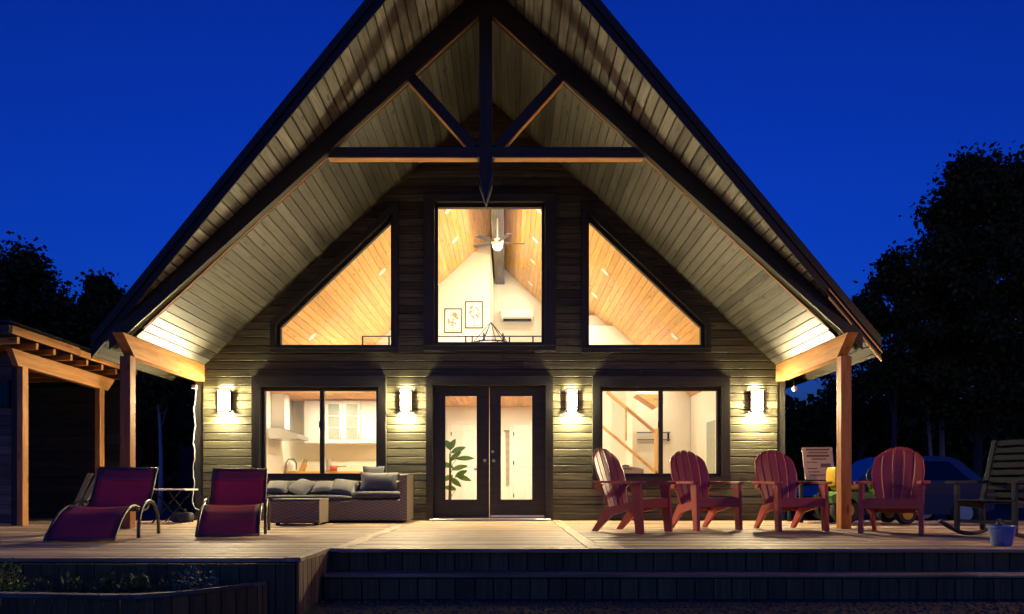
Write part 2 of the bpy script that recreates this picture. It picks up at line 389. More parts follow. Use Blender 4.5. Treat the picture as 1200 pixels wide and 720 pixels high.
# ------------------------------------------------------------------ house
house = empty('house', (0,0,0), 0, 'dark stained timber chalet with steep prow gable and glowing windows', 'house')
def off(poly, d):
    """offset a convex CCW polygon (x,z) outwards by d (number or per-edge list)"""
    n = len(poly); ds = d if isinstance(d, (list, tuple)) else [d]*n; L = []
    for i in range(n):
        a, b = Vector(poly[i]), Vector(poly[(i+1)%n]); t = (b-a).normalized(); nn = Vector((t.y, -t.x)); L.append((a+nn*ds[i], t))
    out = []
    for i in range(n):
        p, t = L[i-1]; q, u = L[i]; den = t.x*u.y-t.y*u.x; s_ = ((q.x-p.x)*u.y-(q.y-p.y)*u.x)/den; out.append(p+t*s_)
    return out
def rect(x0, x1, z0, z1): return [(x0,z0),(x1,z0),(x1,z1),(x0,z1)]
GW_L = rect(-3.775, -1.91, 0.785, 2.17); GW_R = rect(1.88, 3.80, 0.785, 2.17)
GW_C = rect(-0.875, 0.86, 2.985, 5.24)
GT_L = [(-3.51,2.94),(-1.665,2.94),(-1.665,4.985),(-3.51,3.228)]
GT_R = [(1.655,2.94),(3.525,2.94),(3.525,3.228),(1.655,5.0)]
DOOR = rect(-0.955, 0.925, 0.0, 2.24)
WINS = [('lower', GW_L, [0.19,0.13,0.18,0.13]), ('lower', GW_R, [0.19,0.13,0.18,0.13]), ('upper', GW_C, [0.11,0.18,0.13,0.18]),
        ('gable', GT_L, [0.10,0.085,0.11,0.09]), ('gable', GT_R, [0.10,0.09,0.11,0.085])]
holes = [off(g, 0.05) for _, g, _ in WINS]+[[Vector(p) for p in DOOR]]
def holed_wall(name, outer, hs, y0, y1, mat, parent):
    loops = [[Vector((p[0], p[1], 0)) for p in outer]]+[[Vector((p[0], p[1], 0)) for p in h] for h in hs]
    tri = geometry.tessellate_polygon(loops); flat = [p for lp in loops for p in lp]; n = len(flat)
    m_ = MB(); fs = []
    for a, b, c in tri:
        pa, pb, pc = flat[a], flat[b], flat[c]
        if (pb-pa).cross(pc-pa).z < 0: b, c = c, b
        fs += [(a,b,c), (a+n,c+n,b+n)]
    o = 0
    for k, lp in enumerate(loops):
        for i in range(len(lp)):
            a, b = o+i, o+(i+1)%len(lp); fs.append((b,a,a+n,b+n) if k == 0 else (a,b,b+n,a+n))
        o += len(lp)
    m_.add([(p.x, y0, p.y) for p in flat]+[(p.x, y1, p.y) for p in flat], fs); return mk(name, m_, mat, parent)
eps = 0.001
holes_w = [h if i < 5 else [Vector((p.x, max(p.y, 0.004))) for p in h] for i, h in enumerate(holes)]
OUT = [(-WX,0.002),(WX,0.002),(WX,zin(WX)+0.05),(0,ZA+0.05),(-WX,zin(WX)+0.05)]
wall = holed_wall('front_wall', OUT, holes_w, 0.0, 0.09, 'dark_board', house)
holed_wall('interior_wall', OUT, holes_w, 0.0915, 0.15, 'drywall', house)
# horizontal siding boards, row by row, cut around the openings
def xr(poly, z0, z1):
    zs = [z0, z1, (z0+z1)/2]; xs = []
    for z in zs:
        for i in range(len(poly)):
            a, b = poly[i], poly[(i+1)%len(poly)]
            if (a[1]-z)*(b[1]-z) < 0: xs.append(a[0]+(b[0]-a[0])*(z-a[1])/(b[1]-a[1]))
    return (min(xs), max(xs)) if xs else None
PT = 0.133; z = 0.0; row = 0
while z < ZA-0.15:
    z0, z1 = z+0.0045, z+PT-0.0045
    xm = min(WX-0.005, BX-(z-ZB)/SL-0.01); segs = [(-xm, xm)]
    for h in holes:
        r = xr(h, z0, z1)
        if r: segs = [s2 for s in segs for s2 in ((s[0], min(s[1], r[0]-0.004)), (max(s[0], r[1]+0.004), s[1])) if s2[1]-s2[0] > 0.03]
    fin = []
    for s in segs:
        if s[1]-s[0] > 3.0:
            c = random.uniform(s[0]+0.8, s[1]-0.8); fin += [(s[0], c-0.0015), (c+0.0015, s[1])]
        else: fin.append(s)
    for a, b in fin:
        board('siding_board', (a, -0.013+random.uniform(-.0015,.0015), (z0+z1)/2), (b, -0.013+random.uniform(-.0015,.0015), (z0+z1)/2), z1-z0, 0.022, (0,-1,0), 'siding', wall, 0.007)
    z += PT; row += 1
for sx in (-1, 1):
    board('corner_board', (sx*(WX+0.07), 0.05, 0.0), (sx*(WX+0.07), 0.05, zin(WX+.07)-0.02), 0.135, 0.11, (0,-1,0), 'casing', wall)

# windows: casing boards, frame, sash bar, pane
def ring_boards(name, inner, outer, y0, y1, mat, parent):
    for i in range(len(inner)):
        j = (i+1) % len(inner); q = [inner[i], inner[j], outer[j], outer[i]]
        d = Vector((inner[j][0]-inner[i][0], 0, inner[j][1]-inner[i][1])); mid = Vector((inner[i][0], y0, inner[i][1]))
        mk(name, MB().prism([(p[0], y0, p[1]) for p in q], (0, y1-y0, 0)), mat, parent, frame(mid, d, (0,-1,0)))
for kind, g, cw in WINS:
    op = off(g, 0.05); outr = off(op, cw)
    m_ = MB(); fi = [Vector(p) for p in g]
    for i in range(4):
        j = (i+1) % 4; m_.prism([(p.x, 0.0, p.y) for p in (fi[i], fi[j], op[j], op[i])], (0, 0.085, 0))
    win = mk('window', m_, 'casing', house)
    win['label'] = {'lower': 'wide two-pane sliding window of the lower floor', 'upper': 'tall window in the middle of the gable', 'gable': 'window with a sloping top under the roof'}[kind]
    gi = off(g, 0.012)
    if kind == 'lower':
        xm = (g[0][0]+g[1][0])/2; xm += 0.02
        mk('sash_bar', MB().box(xm-0.035, xm+0.035, 0.012, 0.08, g[0][1]+0.002, g[2][1]-0.002), 'casing', win)
        mk('pane', MB().box(g[0][0]-0.01, xm-0.036, 0.035, 0.041, g[0][1]-0.01, g[2][1]+0.01), 'glass', win)
        mk('pane', MB().box(xm+0.036, g[1][0]+0.01, 0.052, 0.058, g[0][1]-0.01, g[2][1]+0.01), 'glass', win)
        mk('latch', MB().box(xm-0.05, xm-0.037, 0.005, 0.02, 1.55, 1.66), 'black_metal', win)
    else:
        mk('pane', MB().prism([(p.x, 0.04, p.y) for p in gi], (0, 0.006, 0)), 'glass', win)
    ring_boards('casing_board', off(op, 0.001), outr, -0.115, -0.0255, 'casing', win)
    mk('sill', MB().box(outr[0].x-0.01, outr[1].x+0.01, -0.135, -0.1155, outr[0].y+cw[0]-0.035, outr[0].y+cw[0]-0.005), 'casing', win)

# double door
dfr = mk('door_frame', MB().box(-1.065, -0.957, -0.115, 0.08, 0.004, 2.40).box(0.927, 1.045, -0.115, 0.08, 0.004, 2.40).box(-0.9565, 0.9265, -0.115, 0.08, 2.242, 2.40), 'casing', house)
mk('threshold', MB().box(-1.0, 1.0, -0.17, 0.07, 0.002, 0.03, 0.008), 'steel', dfr)
for nm, x0, x1, g0, g1, hx in (('left', -0.953, -0.018, -0.755, -0.225, -0.09), ('right', -0.012, 0.923, 0.175, 0.705, 0.06)):
    m_ = MB()
    for a, b, c, d in ((x0, g0, 0.035, 2.238), (g1, x1, 0.035, 2.238), (g0, g1, 0.035, 0.345), (g0, g1, 2.085, 2.238)): m_.box(a, b, 0.02, 0.065, c, d)
    dr = mk('door', m_, 'casing', house)
    mk('glazing_bead', MB().box(g0-.02,g0+.004,.012,.0195,.325,2.105).box(g1-.004,g1+.02,.012,.0195,.325,2.105).box(g0+.0045,g1-.0045,.012,.0195,.325,.349).box(g0+.0045,g1-.0045,.012,.0195,2.081,2.105), 'casing', dr)
    mk('pane', MB().box(g0-0.005, g1+0.005, 0.035, 0.045, 0.34, 2.09), 'glass', dr)
    h_ = mk('door_handle', MB().lathe([(0.0,0),(0.026,0.0),(0.026,0.012),(0.012,0.02),(0.012,0.045),(0.028,0.055),(0.026,0.075),(0.0,0.08)], 14, Matrix.Translation((hx, 0.019, 1.0)) @ Matrix.Rotation(R(90), 4, 'X')), 'steel', dr, smooth=True)
    if nm == 'right':
        mk('deadbolt', MB().lathe([(0.0,0),(0.024,0.0),(0.024,0.018),(0.0,0.02)], 14, Matrix.Translation((hx-0.02, 0.019, 1.15)) @ Matrix.Rotation(R(90), 4, 'X')), 'steel', dr)
        mk('kick_strip', MB().box(x0+0.02, x1-0.02, 0.003, 0.0195, 0.05, 0.085), 'steel', dr)

# roof: two slopes with lining boards, open roof deck boards beyond the truss, fascia
def rp(sx, x, y, dz): return Vector((sx*x, y, zin(x)+dz))
for sx in (-1, 1):
    nrm = Vector((sx*sinA, 0, cosA)); up = Vector((-sx*cosA, 0, sinA))     # slope normal, up-slope direction
    m_ = MB()
    x_ = [0.0, EAVE]
    bot = [rp(sx, 0, yprow(0)+0.03, DZ+0.035), rp(sx, EAVE, yprow(EAVE)+0.03, DZ+0.035), rp(sx, EAVE, YB, DZ+0.035), rp(sx, 0, YB, DZ+0.035)]
    m_.prism(bot, (0, 0, 0.19))
    slope = mk('roof_slope', m_, 'roof_metal', house)
    # fascia board along the prow edge, two steps
    a0, a1 = rp(sx, 0.0, yprow(0), DZ-0.03), rp(sx, EAVE+0.03, yprow(EAVE+.03), DZ-0.03)
    th = Vector((sx*0.31, 1, 0)).normalized()*0.03
    dface = (a1-a0)
    mk('fascia', MB().prism([a0, a1, a1+Vector((0,0,0.27)), a0+Vector((0,0,0.27))], th), 'black_wood', slope, frame(a0, dface, -th))
    b0, b1 = a0-th*0.8+Vector((0,0,0.15)), a1-th*0.8+Vector((0,0,0.15))
    mk('fascia_trim', MB().prism([b0, b1, b1+Vector((0,0,0.14)), b0+Vector((0,0,0.14))], th*0.75), 'black_wood', slope, frame(b0, dface, -th))
    # bare wood strip along the lowest stretch of the prow edge
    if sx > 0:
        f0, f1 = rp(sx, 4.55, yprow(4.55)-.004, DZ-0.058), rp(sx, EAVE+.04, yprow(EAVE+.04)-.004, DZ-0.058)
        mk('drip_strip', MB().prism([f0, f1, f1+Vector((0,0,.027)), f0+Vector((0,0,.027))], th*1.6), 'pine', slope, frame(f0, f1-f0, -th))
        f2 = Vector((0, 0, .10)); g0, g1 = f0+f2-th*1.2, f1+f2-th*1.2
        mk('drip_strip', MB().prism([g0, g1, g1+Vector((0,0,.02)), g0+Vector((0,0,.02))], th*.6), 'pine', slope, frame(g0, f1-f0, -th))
    # eave fascia
    e0, e1 = rp(sx, EAVE, yprow(EAVE)+0.035, DZ-0.02), rp(sx, EAVE, YB, DZ-0.02)
    mk('eave_fascia', MB().prism([e0, e1, e1+Vector((0,0,0.22)), e0+Vector((0,0,0.22))], (sx*0.025, 0, 0)), 'black_wood', slope, frame(e0, e1-e0, (sx,0,0)))
    # lining boards between wall and truss, and the pine ceiling inside
    PS = 0.136; Ltot = BX/cosA; k = 0; s = 0.0
    ceil = mk('ceiling', MB().prism([rp(sx, 0, 0.16, 0.06), rp(sx, BX, 0.16, 0.06), rp(sx, BX, YB, 0.06), rp(sx, 0, YB, 0.06)], (0,0,0.05)), 'pine', house)
    while s < Ltot-0.02:
        wd = min(PS, Ltot-s); xm = BX-(s+wd/2)*cosA
        c_ = rp(sx, xm, 0, 0)+nrm*(0.010+random.uniform(0, .002))
        board('soffit_board', c_+Vector((0, YT1+0.002, 0)), c_+Vector((0, 0.0, 0)), wd-0.006, 0.018, -nrm, 'soffit', slope, 0.006)
        # inside, the same boards in bare pine
        board('ceiling_board', c_+Vector((0, 0.152, 0)), c_+Vector((0, YB-.1, 0)), wd-0.004, 0.018, -nrm, 'pine', ceil, 0.005)
        s += PS
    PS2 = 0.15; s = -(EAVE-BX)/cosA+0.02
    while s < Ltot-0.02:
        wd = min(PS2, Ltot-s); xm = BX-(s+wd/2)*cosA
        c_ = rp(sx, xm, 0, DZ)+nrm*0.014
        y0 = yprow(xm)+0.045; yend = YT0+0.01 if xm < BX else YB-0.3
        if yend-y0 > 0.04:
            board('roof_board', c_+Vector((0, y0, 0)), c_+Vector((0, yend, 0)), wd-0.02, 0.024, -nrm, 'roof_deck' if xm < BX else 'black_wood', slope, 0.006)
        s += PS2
    # truss rafter
    pts = [rp(sx, EAVE-0.30, 0, -0.05), rp(sx, 0.0, 0, -0.05), rp(sx, 0.0, 0, DZ-0.008), rp(sx, EAVE-0.30, 0, DZ-0.008)]
    pts = [Vector((p.x, YT0, p.z)) for p in pts]
    pts[0].z = pts[0].z+0.12
    mk('rafter', MB().prism(pts, (0, YT1-YT0, 0)), 'black_wood', house, frame(pts[0], up, (0,-1,0)))
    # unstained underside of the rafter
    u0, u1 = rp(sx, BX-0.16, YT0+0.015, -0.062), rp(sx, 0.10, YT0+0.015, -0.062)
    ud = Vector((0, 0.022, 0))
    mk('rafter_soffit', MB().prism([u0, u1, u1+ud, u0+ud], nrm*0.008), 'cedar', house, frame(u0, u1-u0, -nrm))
    # brace
    b0, b1 = Vector((sx*1.03, YT0+0.004, 6.10)), Vector((sx*0.15, YT0+0.004, 5.12))
    dv = (b1-b0).normalized(); pv = Vector((dv.z, 0, -dv.x))*0.065
    q = [b0-pv, b1-pv, b1+pv, b0+pv]
    mk('brace', MB().prism(q, (0, 0.12, 0)), 'black_wood', house, frame(b0, dv, (0,-1,0)))
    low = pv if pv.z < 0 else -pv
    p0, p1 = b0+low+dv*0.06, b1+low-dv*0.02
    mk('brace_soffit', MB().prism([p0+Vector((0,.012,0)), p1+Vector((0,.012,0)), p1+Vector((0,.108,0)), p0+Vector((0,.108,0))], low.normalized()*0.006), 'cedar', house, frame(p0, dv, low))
    # tie beam, half each side of the king post
    xt = (ZA-0.05-5.06)/SL
    mk('tie_beam', MB().prism([(sx*0.0885, YT0+0.002, 4.99), (sx*(xt+0.06), YT0+0.002, 4.99), (sx*(xt-0.06), YT0+0.002, 5.125), (sx*0.0885, YT0+0.002, 5.125)], (0, 0.136, 0)), 'black_wood', house, frame((sx*.09, YT0, 5), (1,0,0), (0,-1,0)))
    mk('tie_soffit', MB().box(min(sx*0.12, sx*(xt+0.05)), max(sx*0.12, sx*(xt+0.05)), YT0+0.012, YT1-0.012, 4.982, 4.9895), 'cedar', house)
    mk('light_block_board', MB().box(min(sx*(BX+.03), sx*(BX+.11)), max(sx*(BX+.03), sx*(BX+.11)), YT1+.003, YB, ZB+.0, ZB+DZ-.14), 'black_wood', house)  # added, hidden above the beam: stops lantern light leaking onto the eave boards
    # porch beam with a raked end, and its post
    prof = [(0.0, ZB), (0.0, 2.325), (-2.16, 2.325), (-2.46, ZB)]
    mk('porch_beam', MB().prism([(sx*(BX+0.001), yy, zz-0.002) for yy, zz in prof], (sx*0.14, 0, 0)), 'cedar', house, frame((sx*BX, 0, 2.4), (0,1,0), (-sx,0,0)))
    mk('porch_post', MB().cbox(frame((sx*(BX+0.072), (YT0+YT1)/2, 1.162), (0,0,1), (0,-1,0)), 2.32, 0.14, 0.14, 0.006), 'post_wood', house, frame((sx*(BX+0.07), YT0, 1.16), (0,0,1), (0,-1,0)))
    # side and back of the house
    mk('side_wall', MB().box(min(sx*WX, sx*(WX-0.1)), max(sx*WX, sx*(WX-0.1)), 0.151, YB, 0.002, ZB-0.03), 'siding', house)
    mk('interior_wall', MB().box(min(sx*4.65, sx*4.69), max(sx*4.65, sx*4.69), 0.152, YB-0.1, 0.0, ZB+0.1), 'drywall', house)
mk('back_wall', MB().prism([(-WX, YB, 0), (WX, YB, 0), (WX, YB, zin(WX)), (0, YB, ZA), (-WX, YB, zin(WX))], (0, 0.1, 0)), 'siding', house)
kp = [(-0.087, 7.25), (-0.087, 4.62), (0.0, 4.36), (0.087, 4.62), (0.087, 7.25)]
mk('king_post', MB().prism([(p[0], YT0-0.006, p[1]) for p in kp], (0, 0.15, 0)), 'black_wood', house, frame((0, YT0, 5), (0,0,1), (0,-1,0)))
for s in (-1, 1):
    mk('king_post_bracket', MB().bar((s*0.088, YT0-0.012, 4.74), (s*0.004, YT0-0.012, 4.36), 0.012, 0.012, (0,-1,0), 0.002), 'lounger_frame', house)
mk('ridge_cap', MB().prism([(-0.3, yprow(0)-0.02, ZA+DZ+0.225-0.28), (0, yprow(0)-0.02, ZA+DZ+0.24), (0.3, yprow(0)-0.02, ZA+DZ+0.225-0.28), (0, yprow(0)-0.02, ZA+DZ+0.21)], (0, YB-yprow(0), 0)), 'roof_metal', house)

# ---- inside the house
mk('ground_floor', MB().box(-4.69, 4.69, 0.152, YB, -0.05, 0.0), 'oak_floor', house)
mk('ridge_beam', MB().cbox(frame((0.06, 4.5, 6.62), (0,1,0), (0,0,1)), 8.1, 0.27, 0.44, 0.012), 'beam_grey', house, frame((0.06, 4.5, 6.62), (0,1,0), (0,0,1)))
LY = 2.8       # edge of the loft
loft = mk('loft_floor', MB().box(-4.649, 1.55, LY, YB-0.1, 2.53, 2.70), 'white_paint', house)
xb = -4.6
while xb < 1.45:
    board('loft_ceiling_board', (xb+0.07, LY+0.002, 2.521), (xb+0.07, YB-0.11, 2.521), 0.134, 0.016, (0,0,-1), 'pine', loft, 0.004); xb += 0.138
YP = 5.9
def gablewall(name, x0, x1, y, zb, th=0.1, flat=None):
    pts = [(x0, y, zb), (x1, y, zb), (x1, y, zin(x1)-0.002 if not flat else min(flat, zin(x1)-.002))]
    if x0 < 0 < x1: pts.append((0, y, ZA))
    if flat and zin(x1) < flat: pts.append((BX-(flat-ZB)/SL, y, flat))
    pts.append((x0, y, zin(x0)-0.002 if not flat else flat)); return mk(name, MB().prism(pts, (0, th, 0)), 'drywall', house)
gablewall('interior_wall', -4.64, -0.13, YP, 2.701)
mk('interior_wall', MB().box(-0.23, -0.13, YP+0.101, YB-0.1, 2.701, ZA-0.2), 'drywall', house)
gablewall('interior_wall', -0.128, 4.64, 8.35, 2.0)
gablewall('interior_wall', 2.05, 4.64, 5.3, 2.3, 0.1, 4.75)
mk('interior_wall', MB().box(2.05, 2.12, 5.401, 8.34, 2.3, 4.7), 'drywall', house)
mk('interior_wall', MB().box(-1.35, 1.548, 5.25, 5.34, 0.0, 2.51), 'drywall', house)     # hall wall
mk('interior_wall', MB().box(-4.64, -1.35, 4.28, 4.36, 0.0, 2.51), 'backsplash', house)     # kitchen wall
mk('interior_wall', MB().box(-1.45, -1.351, 4.361, 5.249, 0.0, 2.51), 'drywall', house)
mk('interior_wall', MB().box(1.55, 4.64, 4.9, 4.98, 0.0, 4.4), 'drywall', house)     # behind the stair
mk('interior_wall', MB().box(3.1, 3.2, 4.0, 4.899, 0.0, 3.4), 'drywall', house)
# loft ceiling edge beams in pine
mk('loft_edge_board', MB().box(-4.648, 1.56, LY-0.022, LY-0.001, 2.50, 2.72), 'pine', house)
# pine window reveal wedge above right room
mk('stair_header', MB().prism([(3.0, 2.9, 2.50), (3.42, 2.9, 2.22), (3.55, 2.9, 2.30), (3.55, 2.9, 2.50)], (0, 0.5, 0)), 'pine', house)

# loft railing
rail = empty('loft_railing', (0, LY, 2.70), 0, 'thin black loft railing behind the tall gable window', 'railing')
mk('top_rail', MB().box(-2.75, 1.5, -0.0, 0.04, 0.985, 1.005), 'black_metal', rail)
for xx in (-2.75, -2.2, -1.4, -0.6, 0.2, 0.8, 1.46): mk('baluster', MB().box(xx, xx+0.03, 0.005, 0.035, 0.0, 0.9845), 'black_metal', rail)
for zz in (0.3, 0.5, 0.7, 0.85): mk('cable', MB().box(-2.7, 1.45, 0.015, 0.021, zz, zz+0.006), 'black_metal', rail)

# recessed lights
dl0 = None
def downlight(x, y, z, nrm, label, pw=DOWN_W, grp='recessed ceiling lights'):
    M = frame((x, y, z), (0,1,0), nrm)
    e = empty('recessed_light', (0,0,0), 0, label, 'ceiling light', grp); e.matrix_world = M
    mk('trim_ring', MB().lathe([(0.07,0.0),(0.10,0.0),(0.095,0.008),(0.072,0.008)], 20), 'white_paint', e)
    ld = bpy.data.lights.new('lamp', 'AREA'); ld.shape = 'DISK'; ld.size = 0.14; ld.energy = pw; ld.color = (1.0, 0.83, 0.58)
    lo = bpy.data.objects.new('lamp', ld); COL.objects.link(lo); lo.parent = e; lo.matrix_local = Matrix.Translation((0,0,0.013)) @ Matrix.Rotation(math.pi, 4, 'X')
for y in (2.45, 4.15, 5.65, 7.5):
    for xx in (0.92, 2.27, 3.68):
        for sx in (-1, 1):
            if sx < 0 and y > 5.0: continue
            if sx > 0 and xx > 2 and y > 5.2: continue
            n_ = Vector((-sx*sinA, 0, -cosA))
            p = rp(sx, xx, y, 0)+n_*0.002
            pwr = {2.45: 1.15, 4.15: .8, 5.65: .42, 7.5: .45}[y]; row_ = {2.45: 'nearest', 4.15: 'second', 5.65: 'third', 7.5: 'rearmost'}[y]; col_ = {0.92: 'closest to the ridge beam', 2.27: 'halfway down the slope', 3.68: 'low on the slope'}[xx]
            downlight(p.x, p.y, p.z, n_, 'round ceiling light in the %s pine slope, %s row, %s' % ('left' if sx < 0 else 'right', row_, col_), DOWN_W*pwr)
for xx, y, lb, pw in ((-0.48, 3.3, 'behind the left door glass', 1.5), (0.75, 3.3, 'behind the right door glass', 1.5), (-3.5, 3.0, 'at the left of the kitchen', .95), (-2.2, 3.0, 'at the right of the kitchen', .95)):
    downlight(xx, y, 2.512, Vector((0,0,-1)), 'round light in the low pine ceiling '+lb, DOWN_W*pw)

# lantern on the wall: open-ended metal cage around an opal glass box
def lantern(x, z, label):
    e = empty('wall_lantern', (x, -0.024, z), 0, label, 'lantern', 'wall lanterns beside the openings')
    mk('back_plate', MB().box(-0.075, 0.075, -0.018, 0.0, -0.19, 0.19, 0.004), 'bronze', e)
    mk('glass_shade', MB().box(-0.060, 0.060, -0.130, -0.048, -0.165, 0.165), 'lantern_glow', e)
    mk('added_glow_plate', MB().box(-0.058, 0.058, -0.128, -0.050, -0.172, -0.1655), 'down_glow', e)  # added glowing plate, extra downward light to brighten the deck
    mk('top_cap', MB().box(-0.112, 0.112, -0.205, -0.056, 0.172, 0.194, 0.003), 'bronze', e)
    m_ = MB()
    for a, b, c, d in ((-0.1, 0.1, -0.155, -0.14), (-0.1, -0.086, -0.1395, -0.0185), (0.086, 0.1, -0.1395, -0.0185)): m_.box(a, b, c, d, -0.19, -0.16)
    mk('bottom_ring', m_, 'bronze', e)
    for a, b in ((-0.1, -0.072), (0.072, 0.1)):
        mk('cage_bar', MB().box(a, b, -0.154, -0.1415, -0.1595, 0.1715), 'bronze', e)
        mk('side_plate', MB().box(a, b, -0.085, -0.0185, -0.1595, 0.1715), 'bronze', e)
    for zz in (-0.118, 0.108):
        mk('cross_bar', MB().box(-0.0715, 0.0715, -0.150, -0.143, zz, zz+0.02), 'bronze', e)
lantern(-4.41, 1.985, 'lit wall lantern at the left corner of the house, left of the kitchen window')
lantern(-1.405, 1.985, 'lit wall lantern between the kitchen window and the double door')
lantern(1.36, 1.985, 'lit wall lantern between the double door and the stair window')
lantern(4.43, 1.985, 'lit wall lantern at the right corner of the house, right of the stair window')

# ---- indoor things
fan = empty('ceiling_fan', (0.065, 3.45, 5.80), 0, 'ceiling fan with lit globe hanging below the grey ridge beam', 'fan')
mk('housing', MB().lathe([(0.0,0.0),(0.09,0.0),(0.13,0.05),(0.13,0.11),(0.05,0.16),(0.014,0.18),(0.014,0.61)], 18), 'lamp_white', fan, smooth=True)
mk('lamp_globe', MB().lathe([(0.0,-0.10),(0.06,-0.085),(0.10,-0.04),(0.105,-0.001)], 18), 'fan_glow', fan, smooth=True)
for k in range(5):
    a = R(8+72*k); c, s = math.cos(a), math.sin(a)
    mk('blade', MB().cbox(frame((0.36*c, 0.36*s, 0.075), (c,s,0), (0.2*s,-0.2*c,1)), 0.46, 0.12, 0.01), 'beam_grey', fan)
ch = empty('chandelier', (-0.03, 1.6, 3.28), 0, 'black ring chandelier on rods at the foot of the tall window', 'chandelier')
mk('ring', MB().tube([(0.36*math.cos(R(a)), 0.36*math.sin(R(a)), 0.0) for a in range(0, 361, 15)], 0.014, 6, False), 'black_metal', ch)
for k in range(6):
    a = R(60*k+10); c, s = math.cos(a), math.sin(a)
    mk('rod', MB().tube([(0.36*c, 0.36*s, 0), (0.0, 0.0, 0.42)], 0.008, 6), 'black_metal', ch)
    mk('candle_cup', MB().lathe([(0.012,-0.02),(0.03,0.0),(0.02,0.02),(0.014,0.02),(0.014,0.13),(0.0,0.14)], 8, Matrix.Translation((0.36*c, 0.36*s, 0.015))), 'black_metal', ch)
mk('chain', MB().tube([(0,0,0.42), (0,0,3.1)], 0.006, 5), 'black_metal', ch)
def picture(cx, z0, z1, wd, colm, label, seed):
    rr = random.Random(seed); e = empty('framed_print', (cx, YP-0.002, z0), 0, label, 'picture', 'prints on the loft wall'); h = z1-z0
    m_ = MB().box(-wd/2,wd/2,-0.03,0,0,0.02).box(-wd/2,wd/2,-0.03,0,h-0.02,h).box(-wd/2,-wd/2+.02,-.03,0,.0205,h-.0205).box(wd/2-.02,wd/2,-.03,0,.0205,h-.0205)
    mk('frame', m_, 'black_metal', e); mk('sheet', MB().box(-wd/2+.021, wd/2-.021, -0.012, -0.002, 0.021, h-.021), 'white_paint', e)
    t = MB().box(-0.012, 0.012, -0.0150, -0.013, h*0.12, h*0.45).box(-wd*.28, wd*.28, -0.0150, -0.013, h*.09, h*.115)
    for k in range(26):
        a = rr.uniform(0, 6.28); q = rr.uniform(0, 1)**.5; px_, pz = q*wd*.30*math.cos(a), h*.56+q*h*.26*math.sin(a); r_ = rr.uniform(.012, .035)
        t.lathe([(r_, 0), (r_*.9, 0.0015+k*0.00005)], 8, Matrix.Translation((px_, -0.0131-k*.00005, pz)) @ Matrix.Rotation(R(90), 4, 'X'))
    mk('tree_print', t, colm, e)
picture(X(531, 17.4), Z(390.5, 17.4), Z(362, 17.4), 0.44, 'print_orange', 'framed print of an orange tree on the white loft wall', 1)
picture(X(555.5, 17.4), Z(385, 17.4), Z(353.6, 17.4), 0.45, 'print_grey', 'framed print of a grey tree on the white loft wall', 2)
ac = empty('air_conditioner', (X(606, 19.84), 8.348, Z(377, 19.84)), 0, 'white wall-mounted air conditioner high behind the tall window', 'air conditioner')
mk('body', MB().prism([(-0.46, 0, 0.0), (-0.46, -0.16, 0.03), (-0.46, -0.2, 0.10), (-0.46, -0.19, 0.30), (-0.46, 0, 0.33)], (0.92, 0, 0)), 'white_paint', ac)
mk('louvre', MB().box(-0.40, 0.40, -0.192, -0.06, -0.012, 0.035), 'black_metal', ac)

# potted plant behind the left door leaf
pl = empty('potted_plant', (X(527, 13.1), 1.6, 0.0), 0, 'leafy green house plant behind the left door glass', 'plant')
mk('pot', MB().lathe([(0.0,0),(0.13,0),(0.17,0.30),(0.18,0.32),(0.15,0.32),(0.14,0.29),(0.0,0.29)], 16), 'white_paint', pl, smooth=True)
mk('stem', MB().tube([(0,0,0.28),(0.01,0,0.7),(0.0,0.02,1.2)], [0.03,0.025,0.012], 8), 'bark', pl)
for k, (px_, py_, ln, an) in enumerate(((537,527,.30,28),(530,521,.22,70),(545,537,.34,8),(538,548,.32,20),(543,560,.30,-12),(534,565,.26,-30),(533,535,.28,45),(526,522,.2,110),(524,545,.26,150),(528,572,.22,160),(540,555,.25,35),(525,560,.2,200))):
    p = at(px_, py_, 13.1)-Vector(pl.location); a = R(an); d = Vector((math.cos(a), random.uniform(-.4,.2), math.sin(a))).normalized(); n_ = Vector((random.uniform(-.2,.2), -0.8, 0.6))
    Mx = frame(p-d*ln/2, d, n_)
    mk('leaf', MB().sheet(lambda u, v: Mx @ Vector((u*ln, (v-.5)*0.13*math.sin(math.pi*(0.06+0.9*u))*1.0, -0.06*u*u+0.03*abs(v-.5))), 6, 4, 0.004), 'leaf_indoor', pl, smooth=True)
    mk('leaf_stalk', MB().tube([(0, 0, max(0.3, p.z-0.2)), tuple(p-d*ln/2)], 0.006, 5), 'leaf_indoor', pl)

# interior doors at the back of the hall
def idoor(x0, x1, label):
    e = empty('interior_door', ((x0+x1)/2, 5.246, 0), 0, label, 'door'); wd = (x1-x0)/2
    mk('slab', MB().box(-wd, wd, -0.03, 0, 0.01, 2.08), 'white_paint', e)
    mk('architrave', MB().box(-wd-.09,-wd-.003,-.045,0,0.002,2.17).box(wd+.003,wd+.09,-.045,0,.002,2.17).box(-wd-.0025,wd+.0025,-.045,0,2.084,2.17), 'trim_white', e)
    for za, zb in ((0.15,0.9),(1.02,1.95)):
        for xa, xb_ in ((-wd+.1,-.04),(.04,wd-.1)): mk('raised_panel', MB().box(xa, xb_, -0.042, -0.0305, za, zb, 0.006), 'trim_white', e)
    mk('lever', MB().box(wd-.12, wd-.03, -0.07, -0.0305, 0.98, 1.0), 'black_metal', e)
    for zz in (0.3, 1.1, 1.8): mk('hinge', MB().box(-wd-.001, -wd+.022, -0.0525, -0.0455, zz, zz+.09), 'black_metal', e)
idoor(-1.1, -0.42, 'white panelled room door seen through the left door glass')
idoor(0.42, 1.12, 'white panelled room door seen through the right door glass')
hg = empty('wall_hanging', (0.28, 5.245, 0.6), 0, 'grey macrame strip hanging beside the white room door', 'wall hanging')
